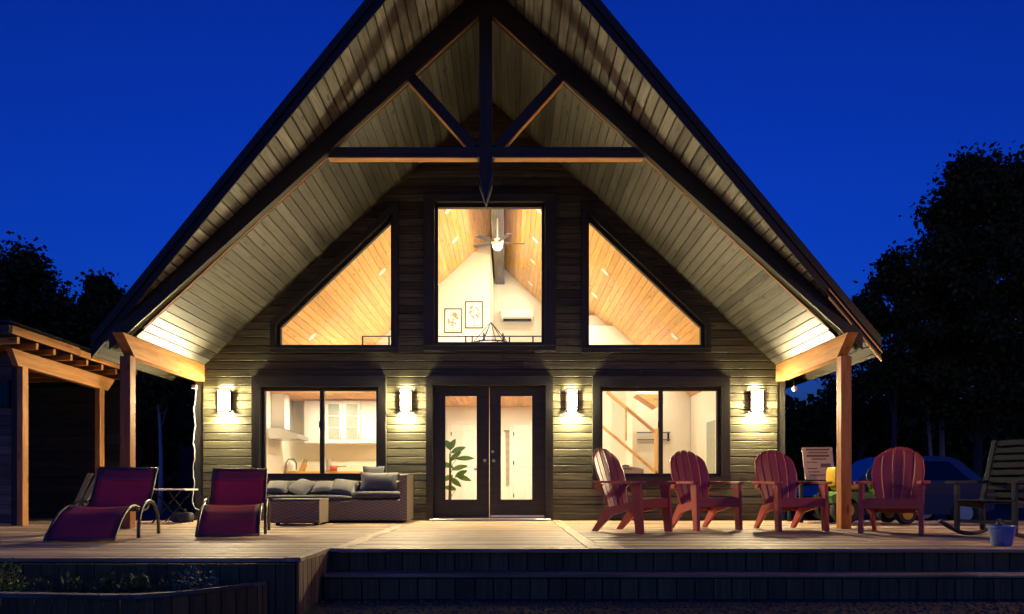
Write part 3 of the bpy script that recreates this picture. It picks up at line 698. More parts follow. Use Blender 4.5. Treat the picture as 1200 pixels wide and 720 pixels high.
mk('strip', MB().sheet(lambda u, v: (0.05*(v-.5)*2*(1-.3*u), -0.02-0.006*math.sin(u*40), 1.3*(1-u)), 26, 2, 0.012), 'grey_fabric', hg)
mk('dowel', MB().tube([(-0.09,-.03,1.32),(0.09,-.03,1.32)], 0.012, 8), 'beam_grey', hg)

# kitchen
kb = empty('kitchen_cabinets', (-3.4, 4.278, 0), 0, 'white kitchen wall cabinets with two glazed doors behind the left window', 'cabinet')
mk('carcass', MB().box(-0.88, 0.85, -0.36, 0.0, 1.52, 2.50), 'white_paint', kb)
for xa, xb_, gl in ((-0.87,-0.42,0),(-0.41,-0.02,1),(0.0,0.39,1),(0.41,0.84,0)):
    if gl:
        m_ = MB().box(xa,xa+.07,-.385,-.3605,1.54,2.48).box(xb_-.07,xb_,-.385,-.3605,1.54,2.48).box(xa+.0705,xb_-.0705,-.385,-.3605,1.54,1.61).box(xa+.0705,xb_-.0705,-.385,-.3605,2.41,2.48)
        d_ = mk('cabinet_door', m_, 'white_paint', kb); mk('door_glass', MB().box(xa+.071, xb_-.071, -.368, -.3615, 1.611, 2.409), 'cabinet_glass_back', d_)
        for zz in (1.88, 2.14): mk('glazing_bar', MB().box(xa+.0715, xb_-.0715, -.378, -.3685, zz, zz+.018), 'white_paint', d_)
    else:
        d_ = mk('cabinet_door', MB().box(xa, xb_, -.385, -.3605, 1.54, 2.48, .004), 'white_paint', kb); mk('raised_panel', MB().box(xa+.07, xb_-.07, -.394, -.3855, 1.62, 2.40, .004), 'trim_white', d_)
    mk('pull', MB().box(xb_-.045, xb_-.03, -.41, -.3955, 1.60, 1.72), 'steel', d_)
kc = empty('kitchen_counter', (-3.0, 4.278, 0), 0, 'low kitchen counter with pale wooden top behind the left window', 'counter')
mk('base_cabinet', MB().box(-1.6, 1.5, -0.6, 0, 0.0, 0.86), 'white_paint', kc); mk('worktop', MB().box(-1.62, 1.52, -0.64, 0, 0.861, 0.90), 'pine', kc)
hd = empty('range_hood', (-4.648, 3.0, 1.55), 0, 'white chimney hood with steel edge on the kitchen side wall', 'hood')
mk('canopy', MB().prism([(0, -0.38, 0), (0.62, -0.38, 0), (0.62, -0.38, 0.07), (0.28, -0.38, 0.22), (0, -0.38, 0.22)], (0, 0.76, 0)), 'steel', hd)
mk('chimney', MB().box(0, 0.28, -0.16, 0.16, 0.221, 0.96), 'white_paint', hd)
ZC = 0.901
kt = empty('stand_mixer', (X(337, 14.95), 3.45+.25, ZC), 0, 'white kettle with black handle on the kitchen counter', 'kettle')
mk('body', MB().lathe([(0.0,0),(0.10,0),(0.105,0.02),(0.09,0.15),(0.05,0.21),(0.0,0.22)], 16), 'white_paint', kt, smooth=True)
mk('handle', MB().tube([(-.11,0,.03),(-.115,0,.18),(-.06,0,.27),(.06,0,.27),(.115,0,.18),(.11,0,.03)], 0.011, 6), 'black_metal', kt)
kt.name = 'kettle'
kn = empty('knife_block', (X(350, 15.1), 3.8, ZC), 0, 'slanted wooden knife block on the kitchen counter', 'knife block')
mk('block', MB().prism([(-0.05,-.06,0),(0.06,-.06,0),(0.12,-.06,0.16),(0.03,-.06,0.20)], (0,.11,0)), 'knife_wood', kn)
for k in range(3): mk('knife_handle', MB().bar((0.05+.025*k,-.03+.02*k,.19-.01*k), (0.085+.025*k,-.03+.02*k,.27-.01*k), .02, .014), 'black_metal', kn)
jr = empty('cookie_jar', (X(325, 15.0), 3.72, ZC), 0, 'round orange jar at the left end of the kitchen counter', 'jar')
mk('jar_body', MB().lathe([(0.0,0),(0.07,0),(0.09,.06),(0.085,.14),(0.06,.17),(0.0,.17)], 16), 'knife_wood', jr, smooth=True); mk('lid', MB().lathe([(0.065,.171),(0.065,.19),(0.015,.2),(0.015,.225),(0,.23)], 16), 'white_paint', jr)
tw = empty('paper_roll', (X(381, 14.9), 3.70, ZC), 0, 'grey paper roll on a stand beside the sash bar', 'paper roll')
mk('roll', MB().lathe([(0.0,0.012),(0.055,0.012),(0.055,0.26),(0.0,0.26)], 16), 'print_grey', tw); mk('base', MB().lathe([(0,0),(.075,0),(.07,.0115),(0,.0115)], 16), 'black_metal', tw)
pn = empty('saucepan', (X(387, 14.75), 3.69-.15, ZC), 0, 'small red saucepan with black handle on the kitchen counter', 'saucepan')
mk('pan', MB().lathe([(0.0,0),(0.075,0),(0.085,.12),(0.08,.12),(0.07,.01),(0,.01)], 18), 'red_enamel', pn, smooth=True); mk('pan_handle', MB().bar((.08,0,.1),(.28,0,.11),.022,.016), 'black_metal', pn)

# stair with pine rails behind the right window
st = empty('staircase', (2.9, 3.6, 0), 0, 'pine stair railing sloping down behind the right window', 'stairs')
def stp(px_, py_, dd=0.0): return at(px_, py_, 15.1+dd)-Vector((2.9, 3.6, 0))
mk('handrail', MB().bar(stp(711,459), stp(770,509), 0.07, 0.06, (0,-1,0)), 'pine', st, frame(stp(711,459), stp(770,509)-stp(711,459), (0,-1,0)))
mk('stringer', MB().bar(stp(700,495), stp(770,555), 0.05, 0.10, (0,-1,0)), 'pine', st, frame(stp(700,495), stp(770,555)-stp(700,495), (0,-1,0)))
nx = stp(770,520)
mk('newel_post', MB().cbox(frame((nx.x, 0, 0.92), (0,0,1), (0,-1,0)), 1.83, 0.10, 0.10), 'pine', st, frame((nx.x, 0, .92), (0,0,1), (0,-1,0)))
for k in range(6):
    f = k/6+0.05; a = stp(711+59*f, 459+50*f)
    if k in (2,): mk('baluster', MB().bar(a+Vector((0,0.01,-.02)), a+Vector((0,.01,-.72)), .035, .035, (0,-1,0)), 'pine', st)
sh = empty('wall_shelf', (0,0,0), 0, 'slim dark two-tier rack on the white wall beyond the stair', 'shelf')
for py_ in (507, 515.5): p = at(763, py_, 16.3); mk('shelf_bar', MB().box(p.x-.46, p.x+.46, p.y, p.y+.06, p.z-.012, p.z+.012), 'beam_grey', sh)
for px_ in (742, 784):
    p = at(px_, 507, 16.3); mk('bracket', MB().box(p.x-.02, p.x+.02, p.y+.0605, p.y+.1, p.z-.2, p.z+.02), 'black_metal', sh)
ot = empty('armchair', (X(729, 13.0), 1.6, 0), 0, 'beige upholstered chair back inside the right window', 'armchair')
mk('back', MB().sheet(lambda u, v: (0.42*(u-.5)*2, -0.0+0.03*math.sin(v*3), 0.45+0.50*v-0.05*(2*u-1)**4), 10, 6, 0.14), 'grey_fabric', ot, smooth=True)
mk('seat', MB().box(-.42, .42, -.7, -.08, .22, .45, .03), 'grey_fabric', ot)
for xx in (-.36, .36):
    for yy in (-.62, -.02): mk('leg', MB().box(xx-.03, xx+.03, yy-.03, yy+.03, 0, .219), 'beam_grey', ot)
ht = tag(mk('hat', MB().lathe([(0.13,0),(0.125,.012),(0.07,.018),(0.065,.07),(0.0,.085)], 16, Matrix.Translation((X(735, 12.9), 1.58, 0.90))), 'black_metal', smooth=True), 'dark hat lying on the beige chair back', 'hat')
# side door on right wall
sd = empty('side_door', (4.645, 3.1, 0), 0, 'white glazed side door on the far right wall indoors', 'door')
mk('slab', MB().box(-0.04, 0, -.45, .45, .01, 2.1), 'white_paint', sd); mk('pane', MB().box(-.052, -.0405, -.28, .28, .6, 1.95), 'cabinet_glass_back', sd)

# ------------------------------------------------------------------ deck furniture
# Adirondack chair: front faces local -Y
def adirondack():
    e = empty('adirondack_chair', (0,0,0))
    wd = 0.30
    for s in (-1, 1):
        # front leg: tapered plank rising to the arm
        mk('front_leg', MB().prism([(s*wd-.022, -0.36, 0), (s*wd-.022, -0.27, 0), (s*wd-.022, -0.20, 0.555), (s*wd-.022, -0.33, 0.555)], (0.044, 0, 0)), 'maroon', e)
        mk('rear_leg', MB().prism([(s*(wd-.05)-.02, -0.20, 0.36), (s*(wd-.05)-.02, 0.10, 0.30), (s*(wd-.05)-.02, 0.20, 0.27), (s*(wd-.05)-.02, 0.40, 0), (s*(wd-.05)-.02, 0.33, 0), (s*(wd-.05)-.02, 0.10, 0.20), (s*(wd-.05)-.02, -0.20, 0.27)], (0.04, 0, 0)), 'maroon', e)
        # arm rest: broad, rounded front
        def arm(u, v, s=s):
            y_ = -0.40+0.72*u; hw = 0.062*(1 if u > .15 else math.sqrt(max(0.05, 1-((.15-u)/.15)**2)))*(1-.35*u)
            return (s*(wd+0.02-0.02*u)+(v-.5)*2*hw, y_, 0.572+0.012*u)
        mk('arm_rest', MB().sheet(arm, 14, 3, 0.026), 'maroon', e, smooth=False)
    mk('front_apron', MB().box(-wd+.023, wd-.023, -0.325, -0.30, 0.28, 0.385, 0.008), 'maroon', e)
    for k in range(7):
        u = k/6; y_ = -0.28+0.46*u; z_ = 0.385-0.10*u-0.03*math.sin(u*3.14)
        mk('seat_slat', MB().box(-wd+.045, wd-.045, y_-.034, y_+.034, z_-.012, z_+.012, .006), 'maroon', e)
    # fan back: slats spread towards a rounded top
    N = 5
    for k in range(N):
        q = (k-(N-1)/2)/((N-1)/2)                    # -1..1
        def sl(u, v, q=q):
            half = 0.195+0.105*min(1, u*1.25)-0.035*max(0, u-.6)/.4      # half width of the whole fan at this height
            x_ = half*(q*0.8+(v-.5)*0.4*0.93)
            top = 0.80*(1-0.20*abs(x_/0.27)**2.2)-0.012*(abs(v-.5)*2)**3
            t = top*u
            return (x_, 0.17+t*0.33+0.05*(1-(x_/.27)**2)-0.03*u*(1-u), 0.24+t*0.952)
        mk('back_slat', MB().sheet(sl, 14, 6, 0.02), 'maroon', e, smooth=True)
    mk('back_rail', MB().box(-0.27, 0.27, 0.335, 0.365, 0.50, 0.56, 0.006), 'maroon', e)
    mk('back_rail', MB().box(-0.24, 0.24, 0.20, 0.225, 0.22, 0.30, 0.006), 'maroon', e)
    for s in (-1, 1):
        mk('arm_bracket', MB().prism([(s*.27-.015, .30, .50), (s*.27-.015, .335, .50), (s*.27-.015, .335, .555), (s*.27-.015, .22, .555)], (.03,0,0)), 'maroon', e)
    return e
ad = adirondack()
G = 'maroon slatted deck chairs'
spots = [(1.86, -2.86, 45, 'maroon slatted deck chair nearest the double door, turned sideways'),
         (2.92, -2.30, 17, 'maroon slatted deck chair in front of the stair window'),
         (4.00, -2.45, 6, 'maroon slatted deck chair left of the right porch post'),
         (5.02, -3.10, -36, 'maroon slatted deck chair right of the right porch post')]
for i, (x, y, a, lb) in enumerate(spots):
    o = ad if i == 0 else copy_tree(ad)
    o.location = (x, y, 0.002); o.rotation_euler = (0, 0, R(a)); o.scale = (1.05, 1.05, 1.07); tag(o, lb, 'chair', G)

# sling chaise: foot end towards local -Y
PROF = [(0.0,0.03),(0.07,0.10),(0.18,0.20),(0.32,0.29),(0.48,0.345),(0.62,0.355),(0.78,0.325),(0.92,0.30),(1.03,0.315),(1.12,0.38),(1.22,0.52),(1.32,0.67),(1.40,0.79)]
def pf(u):
    t = u*(len(PROF)-1); i = min(int(t), len(PROF)-2); f = t-i; a, b = PROF[i], PROF[i+1]; return (a[0]+(b[0]-a[0])*f, a[1]+(b[1]-a[1])*f)
def chaise():
    e = empty('sling_lounger', (0,0,0)); hw = 0.315
    mk('sling', MB().sheet(lambda u, v: ((v-.5)*2*(hw-.012), pf(u)[0], pf(u)[1]-0.018*(1-(2*v-1)**2)), 48, 8, 0.005), 'sling', e, smooth=True)
    for s in (-1, 1):
        mk('side_rail', MB().tube([(s*hw, pf(k/40)[0], pf(k/40)[1]) for k in range(41)], 0.016, 8), 'lounger_frame', e, smooth=True)
        a = [(s*(hw+.035), 0.62+0.36*(1-math.cos(math.pi*k/18)), 0.0+0.40*math.sin(math.pi*k/18)**0.75) for k in range(19)]
        mk('arch_leg', MB().tube(a, 0.019, 8), 'lounger_frame', e, smooth=True)
        mk('pivot', MB().tube([(s*(hw+.0), 0.97, 0.31), (s*(hw+.035), 0.97, 0.385)], 0.014, 8), 'lounger_frame', e)
    for u in (0.005, 0.995):
        mk('cross_tube', MB().tube([(-hw, *pf(u)), (hw, *pf(u))], 0.016, 8), 'lounger_frame', e, smooth=True)
    mk('cross_tube', MB().tube([(-hw, 0.75, 0.30), (hw, 0.75, 0.30)], 0.014, 8), 'lounger_frame', e, smooth=True)
    mk('head_hem', MB().sheet(lambda u, v: ((v-.5)*2*(hw-.014), pf(.9+.095*u)[0]-.006, pf(.9+.095*u)[1]+0.002-0.010*(1-(2*v-1)**2)), 4, 8, 0.004), 'sling', e, smooth=True)
    return e
lo1 = chaise(); lo2 = copy_tree(lo1)
lo1.location = (-3.99, -4.62, 0.002); lo1.rotation_euler = (0,0,R(11)); tag(lo1, 'wine red sling lounger at the far left, seen at an angle', 'lounger', 'wine red sling loungers')
lo2.location = (-2.76, -4.0, 0.002); lo2.rotation_euler = (0,0,R(16)); tag(lo2, 'wine red sling lounger in front of the left lantern, beside the sofa', 'lounger', 'wine red sling loungers')

# wicker sofa, cushions, ottoman
sf = empty('wicker_sofa', (-2.22, -0.42, 0.002), 0, 'long dark wicker sofa with grey cushions below the kitchen window', 'sofa')
mk('seat_base', MB().box(-1.42, 0.045, -0.36, 0.24, 0.03, 0.34, 0.015), 'wicker', sf)
mk('end_seat_base', MB().box(0.055, 0.83, -0.40, 0.24, 0.03, 0.36, 0.015), 'wicker', sf)
mk('back_panel', MB().box(-1.42, 0.83, 0.245, 0.34, 0.03, 0.66, 0.02), 'wicker', sf)
mk('arm_panel', MB().box(0.835, 0.95, -0.41, 0.34, 0.03, 0.76, 0.02), 'wicker', sf)
def cush(name, x0, x1, y0, y1, z0, z1, mat, parent, puff=0.03):
    def f(u, v):
        cx_, cy_ = (x0+x1)/2, (y0+y1)/2; a, b = (x1-x0)/2, (y1-y0)/2
        return None
    m_ = MB(); n = 10; a, b, h = (x1-x0)/2, (y1-y0)/2, (z1-z0)/2
    prof = []
    for i in range(n+1):
        for j in range(2*n):
            th = math.pi*i/n-math.pi/2; ph = math.pi*j/n
            p = lambda c, e_: math.copysign(abs(c)**e_, c)
            m_.v.append(((x0+x1)/2+a*p(math.cos(th), .35)*p(math.cos(ph), .35), (y0+y1)/2+b*p(math.cos(th), .35)*p(math.sin(ph), .35), (z0+z1)/2+h*p(math.sin(th), .7)))
    for i in range(n):
        for j in range(2*n): m_.f.append((i*2*n+j, i*2*n+(j+1)%(2*n), (i+1)*2*n+(j+1)%(2*n), (i+1)*2*n+j))
    return mk(name, m_, mat, parent, smooth=True)
cush('seat_cushion', -1.41, 0.04, -0.37, 0.235, 0.335, 0.43, 'cushion', sf)
cush('seat_cushion', 0.06, 0.83, -0.415, 0.235, 0.365, 0.49, 'cushion', sf)
for xx in (-1.3, 0.7):
    for yy in (-.3, .26): mk('foot', MB().box(xx, xx+.06, yy, yy+.06, 0, .029), 'black_metal', sf)
def pillow(cx_, cy_, cz, wd, ht, tk, tilt, yaw, roll, label, mat='pillow_fabric', sub=False):
    M = Matrix.Translation((cx_, cy_, cz)) @ Matrix.Rotation(R(yaw), 4, 'Z') @ Matrix.Rotation(R(tilt), 4, 'X') @ Matrix.Rotation(R(roll), 4, 'Y')
    m_ = MB(); n = 12
    def side(sg):
        def f(u, v):
            a, b = 2*u-1, 2*v-1; k = (1-a*a)*(1-b*b); pin = 1-0.08*(1-b*b)*a*a; pin2 = 1-0.08*(1-a*a)*b*b
            return (a*wd/2*pin, sg*tk/2*k**0.42, b*ht/2*pin2)
        return f
    P = [[(side(sg)(i/n, j/n)) for j in range(n+1)] for sg in (-1, 1) for i in range(n+1)]
    W_ = n+1
    for rw in P: m_.v += rw
    for i in range(n):
        for j in range(n):
            a = i*W_+j; m_.f.append((a, a+W_, a+W_+1, a+1)); b = (i+n+1)*W_+j; m_.f.append((b, b+1, b+W_+1, b+W_))
    o = mk('throw_pillow', m_, mat, None, M, smooth=True, local=True); return tag(o, label, 'pillow', 'grey pillows on the wicker sofa')
PZ = 0.44
for px_, wd_, tl, yw, rl, lb in ((322, .40, -38, 6, 5, 'grey pillow at the left end of the wicker sofa'), (351, .44, -30, -8, 25, 'grey pillow second from the left, tipped on its corner'),
                      (377, .38, -42, 4, -6, 'grey pillow in the middle of the sofa, behind the ottoman'), (401, .44, -28, 10, 14, 'plump grey pillow next to the sofa end seat')):
    pillow(X(px_, 10.95), -0.42+0.02, PZ+0.11, wd_, .40, .17, tl-28, yw, rl, lb)
pillow(X(441, 10.9), -0.42+.03, 0.49+0.155, .62, .32, .16, -18, 0, 0, 'wide slate blue pillow upright at the right sofa end')
pillow(X(436, 11.15), -0.42+.19, 0.55+0.19, .36, .34, .14, -14, 10, 0, 'dark pillow behind the wide slate blue pillow', 'cushion')
otm = empty('wicker_ottoman', (-2.79, -1.24, 0.002), 0, 'low wicker ottoman standing before the wicker sofa', 'ottoman')
mk('body', MB().box(-0.34, 0.34, -0.25, 0.25, 0.03, 0.36, 0.015), 'wicker', otm)
mk('top', MB().box(-0.345, 0.345, -0.255, 0.255, 0.361, 0.385, 0.01), 'wicker', otm)
for xx in (-.31, .25):
    for yy in (-.22, .16): mk('foot', MB().box(xx, xx+.06, yy, yy+.06, 0, .029), 'black_metal', otm)

# small folding table, left of the house corner
tb = empty('folding_table', (X(202, 10.7), -0.75, 0.002), 0, 'small folding table with pale top behind the left lounger', 'table')
mk('table_top', MB().box(-0.30, 0.28, -0.22, 0.22, 0.505, 0.53, 0.006), 'trim_white', tb)
for s in (-.2, .2):
    mk('leg', MB().tube([(-.24, s, 0), (.20, s, .504)], 0.012, 6), 'black_metal', tb); mk('leg', MB().tube([(.22, s-.02, 0), (-.2, s-.02, .504)], 0.012, 6), 'black_metal', tb)
tr = empty('bluetooth_box', (X(214, 10.9), -0.62, 0.002), 0, 'dark rounded bag lying on the deck under the folding table', 'bag')
tr.name = 'dark_bag'
cush('bag_body', -.16, .17, -.1, .1, 0.0, .16, 'cushion', tr); mk('bag_handle', MB().tube([(-.08,0,.14),(-.05,0,.21),(.05,0,.21),(.08,0,.14)], .01, 6), 'black_metal', tr)
cdm = MB(); pts = []
for k in range(29):
    t = k/28; pts.append(at(228.5+1.0*math.sin(k*0.9)+.5*math.sin(k*2.3)-2*t, 455+138*t, 11.38))
pts += [at(229, 596, 11.38), at(234, 598, 11.38), at(240, 603, 11.3)]
cdw = empty('power_cord', tuple(pts[0]), 0, 'white cord hanging down beside the left house corner', 'cord')
o_ = Vector(pts[0]); mk('cable', MB().tube([p-o_ for p in pts], 0.009, 6), 'cord_white', cdw); mk('plug_box', MB().box(-.045,.03,-.03,.03,-.01,.05,.006), 'cord_white', cdw)
hb = empty('hanging_bulb', tuple(at(931, 456, 11.2)), 0, 'small white bulb hanging under the right porch beam', 'bulb')
mk('bulb', MB().lathe([(0,-.045),(.03,-.035),(.045,0),(.03,.035),(.015,.05)], 14), 'lamp_white', hb, smooth=True); mk('wire', MB().tube([(0,0,.05),(-.02,0,.16)], .006, 5), 'black_metal', hb)

# blue pot
bp_ = tag(mk('flower_pot', MB().lathe([(0.0,0.0),(0.078,0.0),(0.085,0.012),(0.103,0.10),(0.112,0.165),(0.118,0.17),(0.118,0.188),(0.106,0.188),(0.1,0.165),(0.09,0.14),(0.0,0.135)], 28, Matrix.Translation((X(1174, 6.62), 6.62-CD, 0.002))), 'pot_blue', smooth=True), 'light blue glazed pot on the deck edge at the right', 'pot')
smoothish(bp_, 35)

# rocking chair: faces local -Y
rk = empty('rocking_chair', (X(1172, 7.6), 7.6-CD, 0.002), R(-62), 'dark slatted wooden rocking chair at the right end of the deck', 'chair')
for s in (-1, 1):
    xx = s*0.29
    arc = [(xx, -0.62+1.2*t, 0.03+0.16*((t-.52)/.52)**2) for t in [k/16 for k in range(17)]]
    mk('rocker', MB().tube(arc, [0.024]*17, 8), 'rocker_paint', rk, smooth=True)
    mk('front_leg', MB().cbox(frame((xx, -0.30, 0.33), (0,0,1), (0,-1,0)), 0.54, .045, .045), 'rocker_paint', rk)
    mk('rear_leg', MB().bar((xx, 0.22, 0.06), (xx, 0.20, 0.42), .045, .045, (0,-1,0)), 'rocker_paint', rk)
    mk('back_post', MB().bar((xx, 0.20, 0.36), (xx, 0.47, 1.10), .05, .04, (0,-1,0)), 'rocker_paint', rk)
    def arm(u, v, s=s): return (s*0.31+(v-.5)*.11*(1-.2*u), -0.40+.72*u, .615+.01*u)
    mk('arm_rest', MB().sheet(arm, 8, 2, .028), 'rocker_paint', rk)
    mk('side_rail', MB().bar((xx, -.30, .38), (xx, .2, .34), .06, .03, (1,0,0)), 'rocker_paint', rk)
for k in range(7): mk('seat_slat', MB().box(-.30, .30, -.33+.082*k, -.33+.082*k+.065, .405-.006*k, .425-.006*k, .005), 'rocker_paint', rk)
for k in range(8):
    t = k/7; y_, z_ = 0.235+.225*t, .47+.60*t; mk('back_slat', MB().cbox(frame((0, y_, z_), (1,0,0), (0,-.94,.34)), .54, .062, .018), 'rocker_paint', rk)
mk('stretcher', MB().box(-.27, .27, -.315, -.285, .16, .20), 'rocker_paint', rk)

# printed board on a dark table beyond the deck, right of the house
dtb = empty('patio_table', (X(957, 10.9), -.55, 0.002), 0, 'dark low table on the deck beside the right house corner', 'table')
mk('table_top', MB().box(-.36, .36, -.26, .26, .62, .65, .008), 'dark_board', dtb)
for xx in (-.32, .32):
    for yy in (-.22, .22): mk('leg', MB().box(xx-.025, xx+.025, yy-.025, yy+.025, 0, .619), 'dark_board', dtb)
sg = empty('printed_board', (X(959, 10.9), -.62, 0.653), R(-8), 'cream board with faded brown print leaning beside the right post', 'sign')
mk('board', MB().sheet(lambda u, v: (-.23+.46*u+0.03*(1-v), .02+.02*math.sin(3*v)+.08*v, .02+.52*v), 4, 10, .012), 'cream', sg)
for k, (a, b, h) in enumerate(((-.18,.18,.022),(-.14,.15,.016),(-.17,.17,.03),(-.10,.12,.018),(-.18,-.02,.014),(.03,.18,.06),(-.18,-.03,.016),(-.17,0,.014),(-.16,.16,.014))):
    v = .93-.098*k; xm = 0.03*(1-v); yy = .02+.02*math.sin(3*v)+.08*v-.012
    mk('print_line', MB().box(a+xm, b+xm, yy-.006, yy+.002, .02+.52*v-h/2, .02+.52*v+h/2), 'print_brown', sg)

# garden tractor
gt = empty('ride_on_tractor', (X(1008, 10.6), -.95, 0.002), 0, 'small green and yellow ride-on tractor behind the right porch post', 'tractor'); gt.scale = (.70, .70, .70)
mk('hood', MB().prism([(0.25,-.24,.42),(0.95,-.24,.40),(1.0,-.24,.62),(0.92,-.24,.86),(0.30,-.24,.95),(0.22,-.24,.9)], (0,.48,0)), 'tractor_green', gt)
mk('chassis', MB().box(-.75, .95, -.18, .18, .24, .40, .02), 'black_metal', gt)
mk('fender', MB().prism([(-.85,-.45,.45),(.15,-.45,.45),(.15,-.45,.55),(-.05,-.45,.68),(-.7,-.45,.70),(-.88,-.45,.6)], (0,.9,0)), 'tractor_green', gt)
cush('seat', -.62, -.08, -.24, .24, .705, .86, 'tractor_yellow', gt); cush('seat_back', -.70, -.54, -.23, .23, .80, 1.24, 'tractor_yellow', gt)
mk('steering_wheel', MB().tube([(.22+.06*math.cos(R(a)), .19*math.sin(R(a)), 1.10+.17*math.cos(R(a))) for a in range(0, 361, 20)], .016, 6, False), 'black_metal', gt)
mk('steering_column', MB().tube([(.30,0,.9),(.22,0,1.10)], .02, 6), 'black_metal', gt)
for xx, rr_, yy in ((-.55,.30,.36),(.75,.21,.36)):
    for s in (-1, 1):
        M_ = Matrix.Translation((xx, s*yy, rr_)) @ Matrix.Rotation(R(90), 4, 'X')
        wh = mk('wheel', MB().lathe([(rr_*.5,-.09),(rr_*.92,-.09),(rr_,-.05),(rr_,.05),(rr_*.92,.09),(rr_*.5,.09)], 22, M_), 'rubber', gt)
        mk('rim', MB().lathe([(0,-.096),(rr_*.52,-.096),(rr_*.52,.096),(0,.096)], 18, M_), 'tractor_yellow', wh)
for s in (-1, 1): mk('headlight', MB().lathe([(0,0),(.04,0),(.04,.02),(0,.02)], 12, Matrix.Translation((.975, s*.14, .68)) @ Matrix.Rotation(R(90), 4, 'Y')), 'lamp_white', gt)

# parked car beyond
cr_ = empty('parked_car', (X(1040, 17.8), 6.3, ZG), 0, 'dark blue car parked under the trees behind the right chairs', 'car')
low = [(-2.3,.45),(-2.32,.75),(-2.2,.95),(-1.1,1.10),(1.75,1.12),(2.1,1.05),(2.18,.8),(2.15,.42),(1.75,.30),(-1.9,.30)]
mk('body', MB().prism([(p[0], -.88, p[1]) for p in low], (0, 1.76, 0)), 'car_paint', cr_)
cabp = [(-1.25,1.105),(-.45,1.68),(-.1,1.78),(1.15,1.74),(1.4,1.66),(2.0,1.115)]
m_ = MB(); n_ = len(cabp)
m_.add([(p[0], -.80+.16*max(0,(p[1]-1.1)/.7), p[1]) for p in cabp]+[(p[0], .80-.16*max(0,(p[1]-1.1)/.7), p[1]) for p in cabp], [tuple(range(n_)), tuple(range(2*n_-1, n_-1, -1))]+[(i, i+n_, (i+1)%n_+n_, (i+1)%n_) for i in range(n_)])
mk('cabin', m_, 'car_paint', cr_)
for x0, x1, x2, x3 in ((-.95,-.35,.35,.35),(.43,.43,1.15,1.62)):
    zb, zt = 1.15, 1.62; yb, yt = -.80+.16*.07-.004, -.80+.16*.74-.004
    mk('side_window', MB().prism([(x0,yb,zb),(x3,yb,zb),(x2,yt,zt),(x1,yt,zt)], (0,-.006,0)), 'car_glass', cr_)
mk('rear_window', MB().prism([(1.49,-.6,1.60),(1.93,-.68,1.19),(1.93,.68,1.19),(1.49,.6,1.60)], (.012,0,.012)), 'car_glass', cr_)
for xx in (-1.45, 1.4):
    for s in (-1, 1):
        M_ = Matrix.Translation((xx, s*.80, .34)) @ Matrix.Rotation(R(90), 4, 'X')
        wh = mk('wheel', MB().lathe([(.2,-.1),(.31,-.1),(.34,-.06),(.34,.06),(.31,.1),(.2,.1)], 24, M_), 'rubber', cr_); mk('rim', MB().lathe([(0,-.105),(.21,-.105),(.21,.105),(0,.105)], 20, M_), 'steel', wh)
for s in (-1, 1): mk('tail_light', MB().box(2.12, 2.17, s*.72-.1, s*.72+.1, .82, 1.0), 'red_enamel', cr_)
mk('door_handle', MB().box(.0,.14,-.9,-.8805,.98,1.01), 'steel', cr_); mk('mirror', MB().box(-.95,-.8,-1.02,-.885,1.08,1.2,.02), 'car_paint', cr_)

# ------------------------------------------------------------------ woodshed at the left
SX = X(30, 10.0)
shd = empty('woodshed', (SX, -1.5, ZG), R(-12.0), 'open fronted woodshed with raw timber posts left of the house', 'shed')
def S(x, y, z): return Vector((x, y, z-ZG))          # local: y runs back along the open side, x<0 into the shed
def hz(y): return -0.085*y                            # roof and header fall towards the back
def sbar(name, p0, p1, wd, th, nz, mat): return board(name, S(*p0), S(*p1), wd, th, nz, mat, shd, .005)
DP = 1.42
for yy in (0.0, DP): sbar('post', (-.05, yy, ZG), (-.05, yy, 2.30+hz(yy)), .10, .10, (0,-1,0), 'cedar')
pr = [(-.22, 2.52-hz(.22)), (-.12, 2.30-hz(.12)), (DP+.12, 2.30+hz(DP+.12)), (DP+.27, 2.52+hz(DP+.27))]
mk('header_beam', MB().prism([S(-.102, a, b) for a, b in pr], (.104,0,0)), 'cedar', shd, frame(S(0, 0, 2.4), (0,1,-.085), (1,0,0)))
sbar('fascia', (.22, -.42, 2.72+.03), (.22, .72, 2.72+hz(.72)), .12, .03, (1,0,0), 'cedar')
sbar('fascia', (.22, .73, 2.70+hz(.73)), (.22, 1.95, 2.70+hz(1.95)), .10, .03, (1,0,0), 'cedar')
for k in range(8):
    yy = -.30+.30*k; sbar('rafter', (.20, yy, 2.60+hz(yy)), (-3.2, yy, 2.60+hz(yy)), .09, .04, (0,1,0), 'cedar')
sbar('front_fascia', (.22, -.45, 2.75), (-3.2, -.45, 2.72), .12, .025, (0,-1,0), 'weathered')
mk('roof_sheet', MB().prism([S(.28, -.5, 2.835), S(-3.3, -.5, 2.835), S(-3.3, 2.1, 2.60), S(.28, 2.1, 2.60)], (0,0,.025)), 'roof_metal', shd)
z = ZG+.08
while z < 2.5:
    sbar('wall_board', (-3.2, 0.02, z), (-.17, 0.02, z), .138, .022, (0,-1,0), 'weathered')
    if z < 2.35: sbar('back_board', (-3.2, 1.95, z), (.05, 1.95, z), .138, .022, (0,-1,0), 'dark_board')
    z += .145
sbar('front_post', (-.155, -.0, ZG), (-.155, -.0, 2.30), .10, .10, (0,-1,0), 'dark_board')
mk('floor', MB().box(-3.2, -.1, .05, 1.93, .36, .425), 'dark_board', shd)
wn = mk('window', MB().box(-.58, -.26, -.03, .0085, 1.72-ZG, 2.12-ZG), 'dark_board', shd)
for k in range(3): mk('pane', MB().box(-.56+.1*k, -.48+.1*k, -.034, -.0305, 1.76-ZG, 2.08-ZG), 'car_glass', wn)
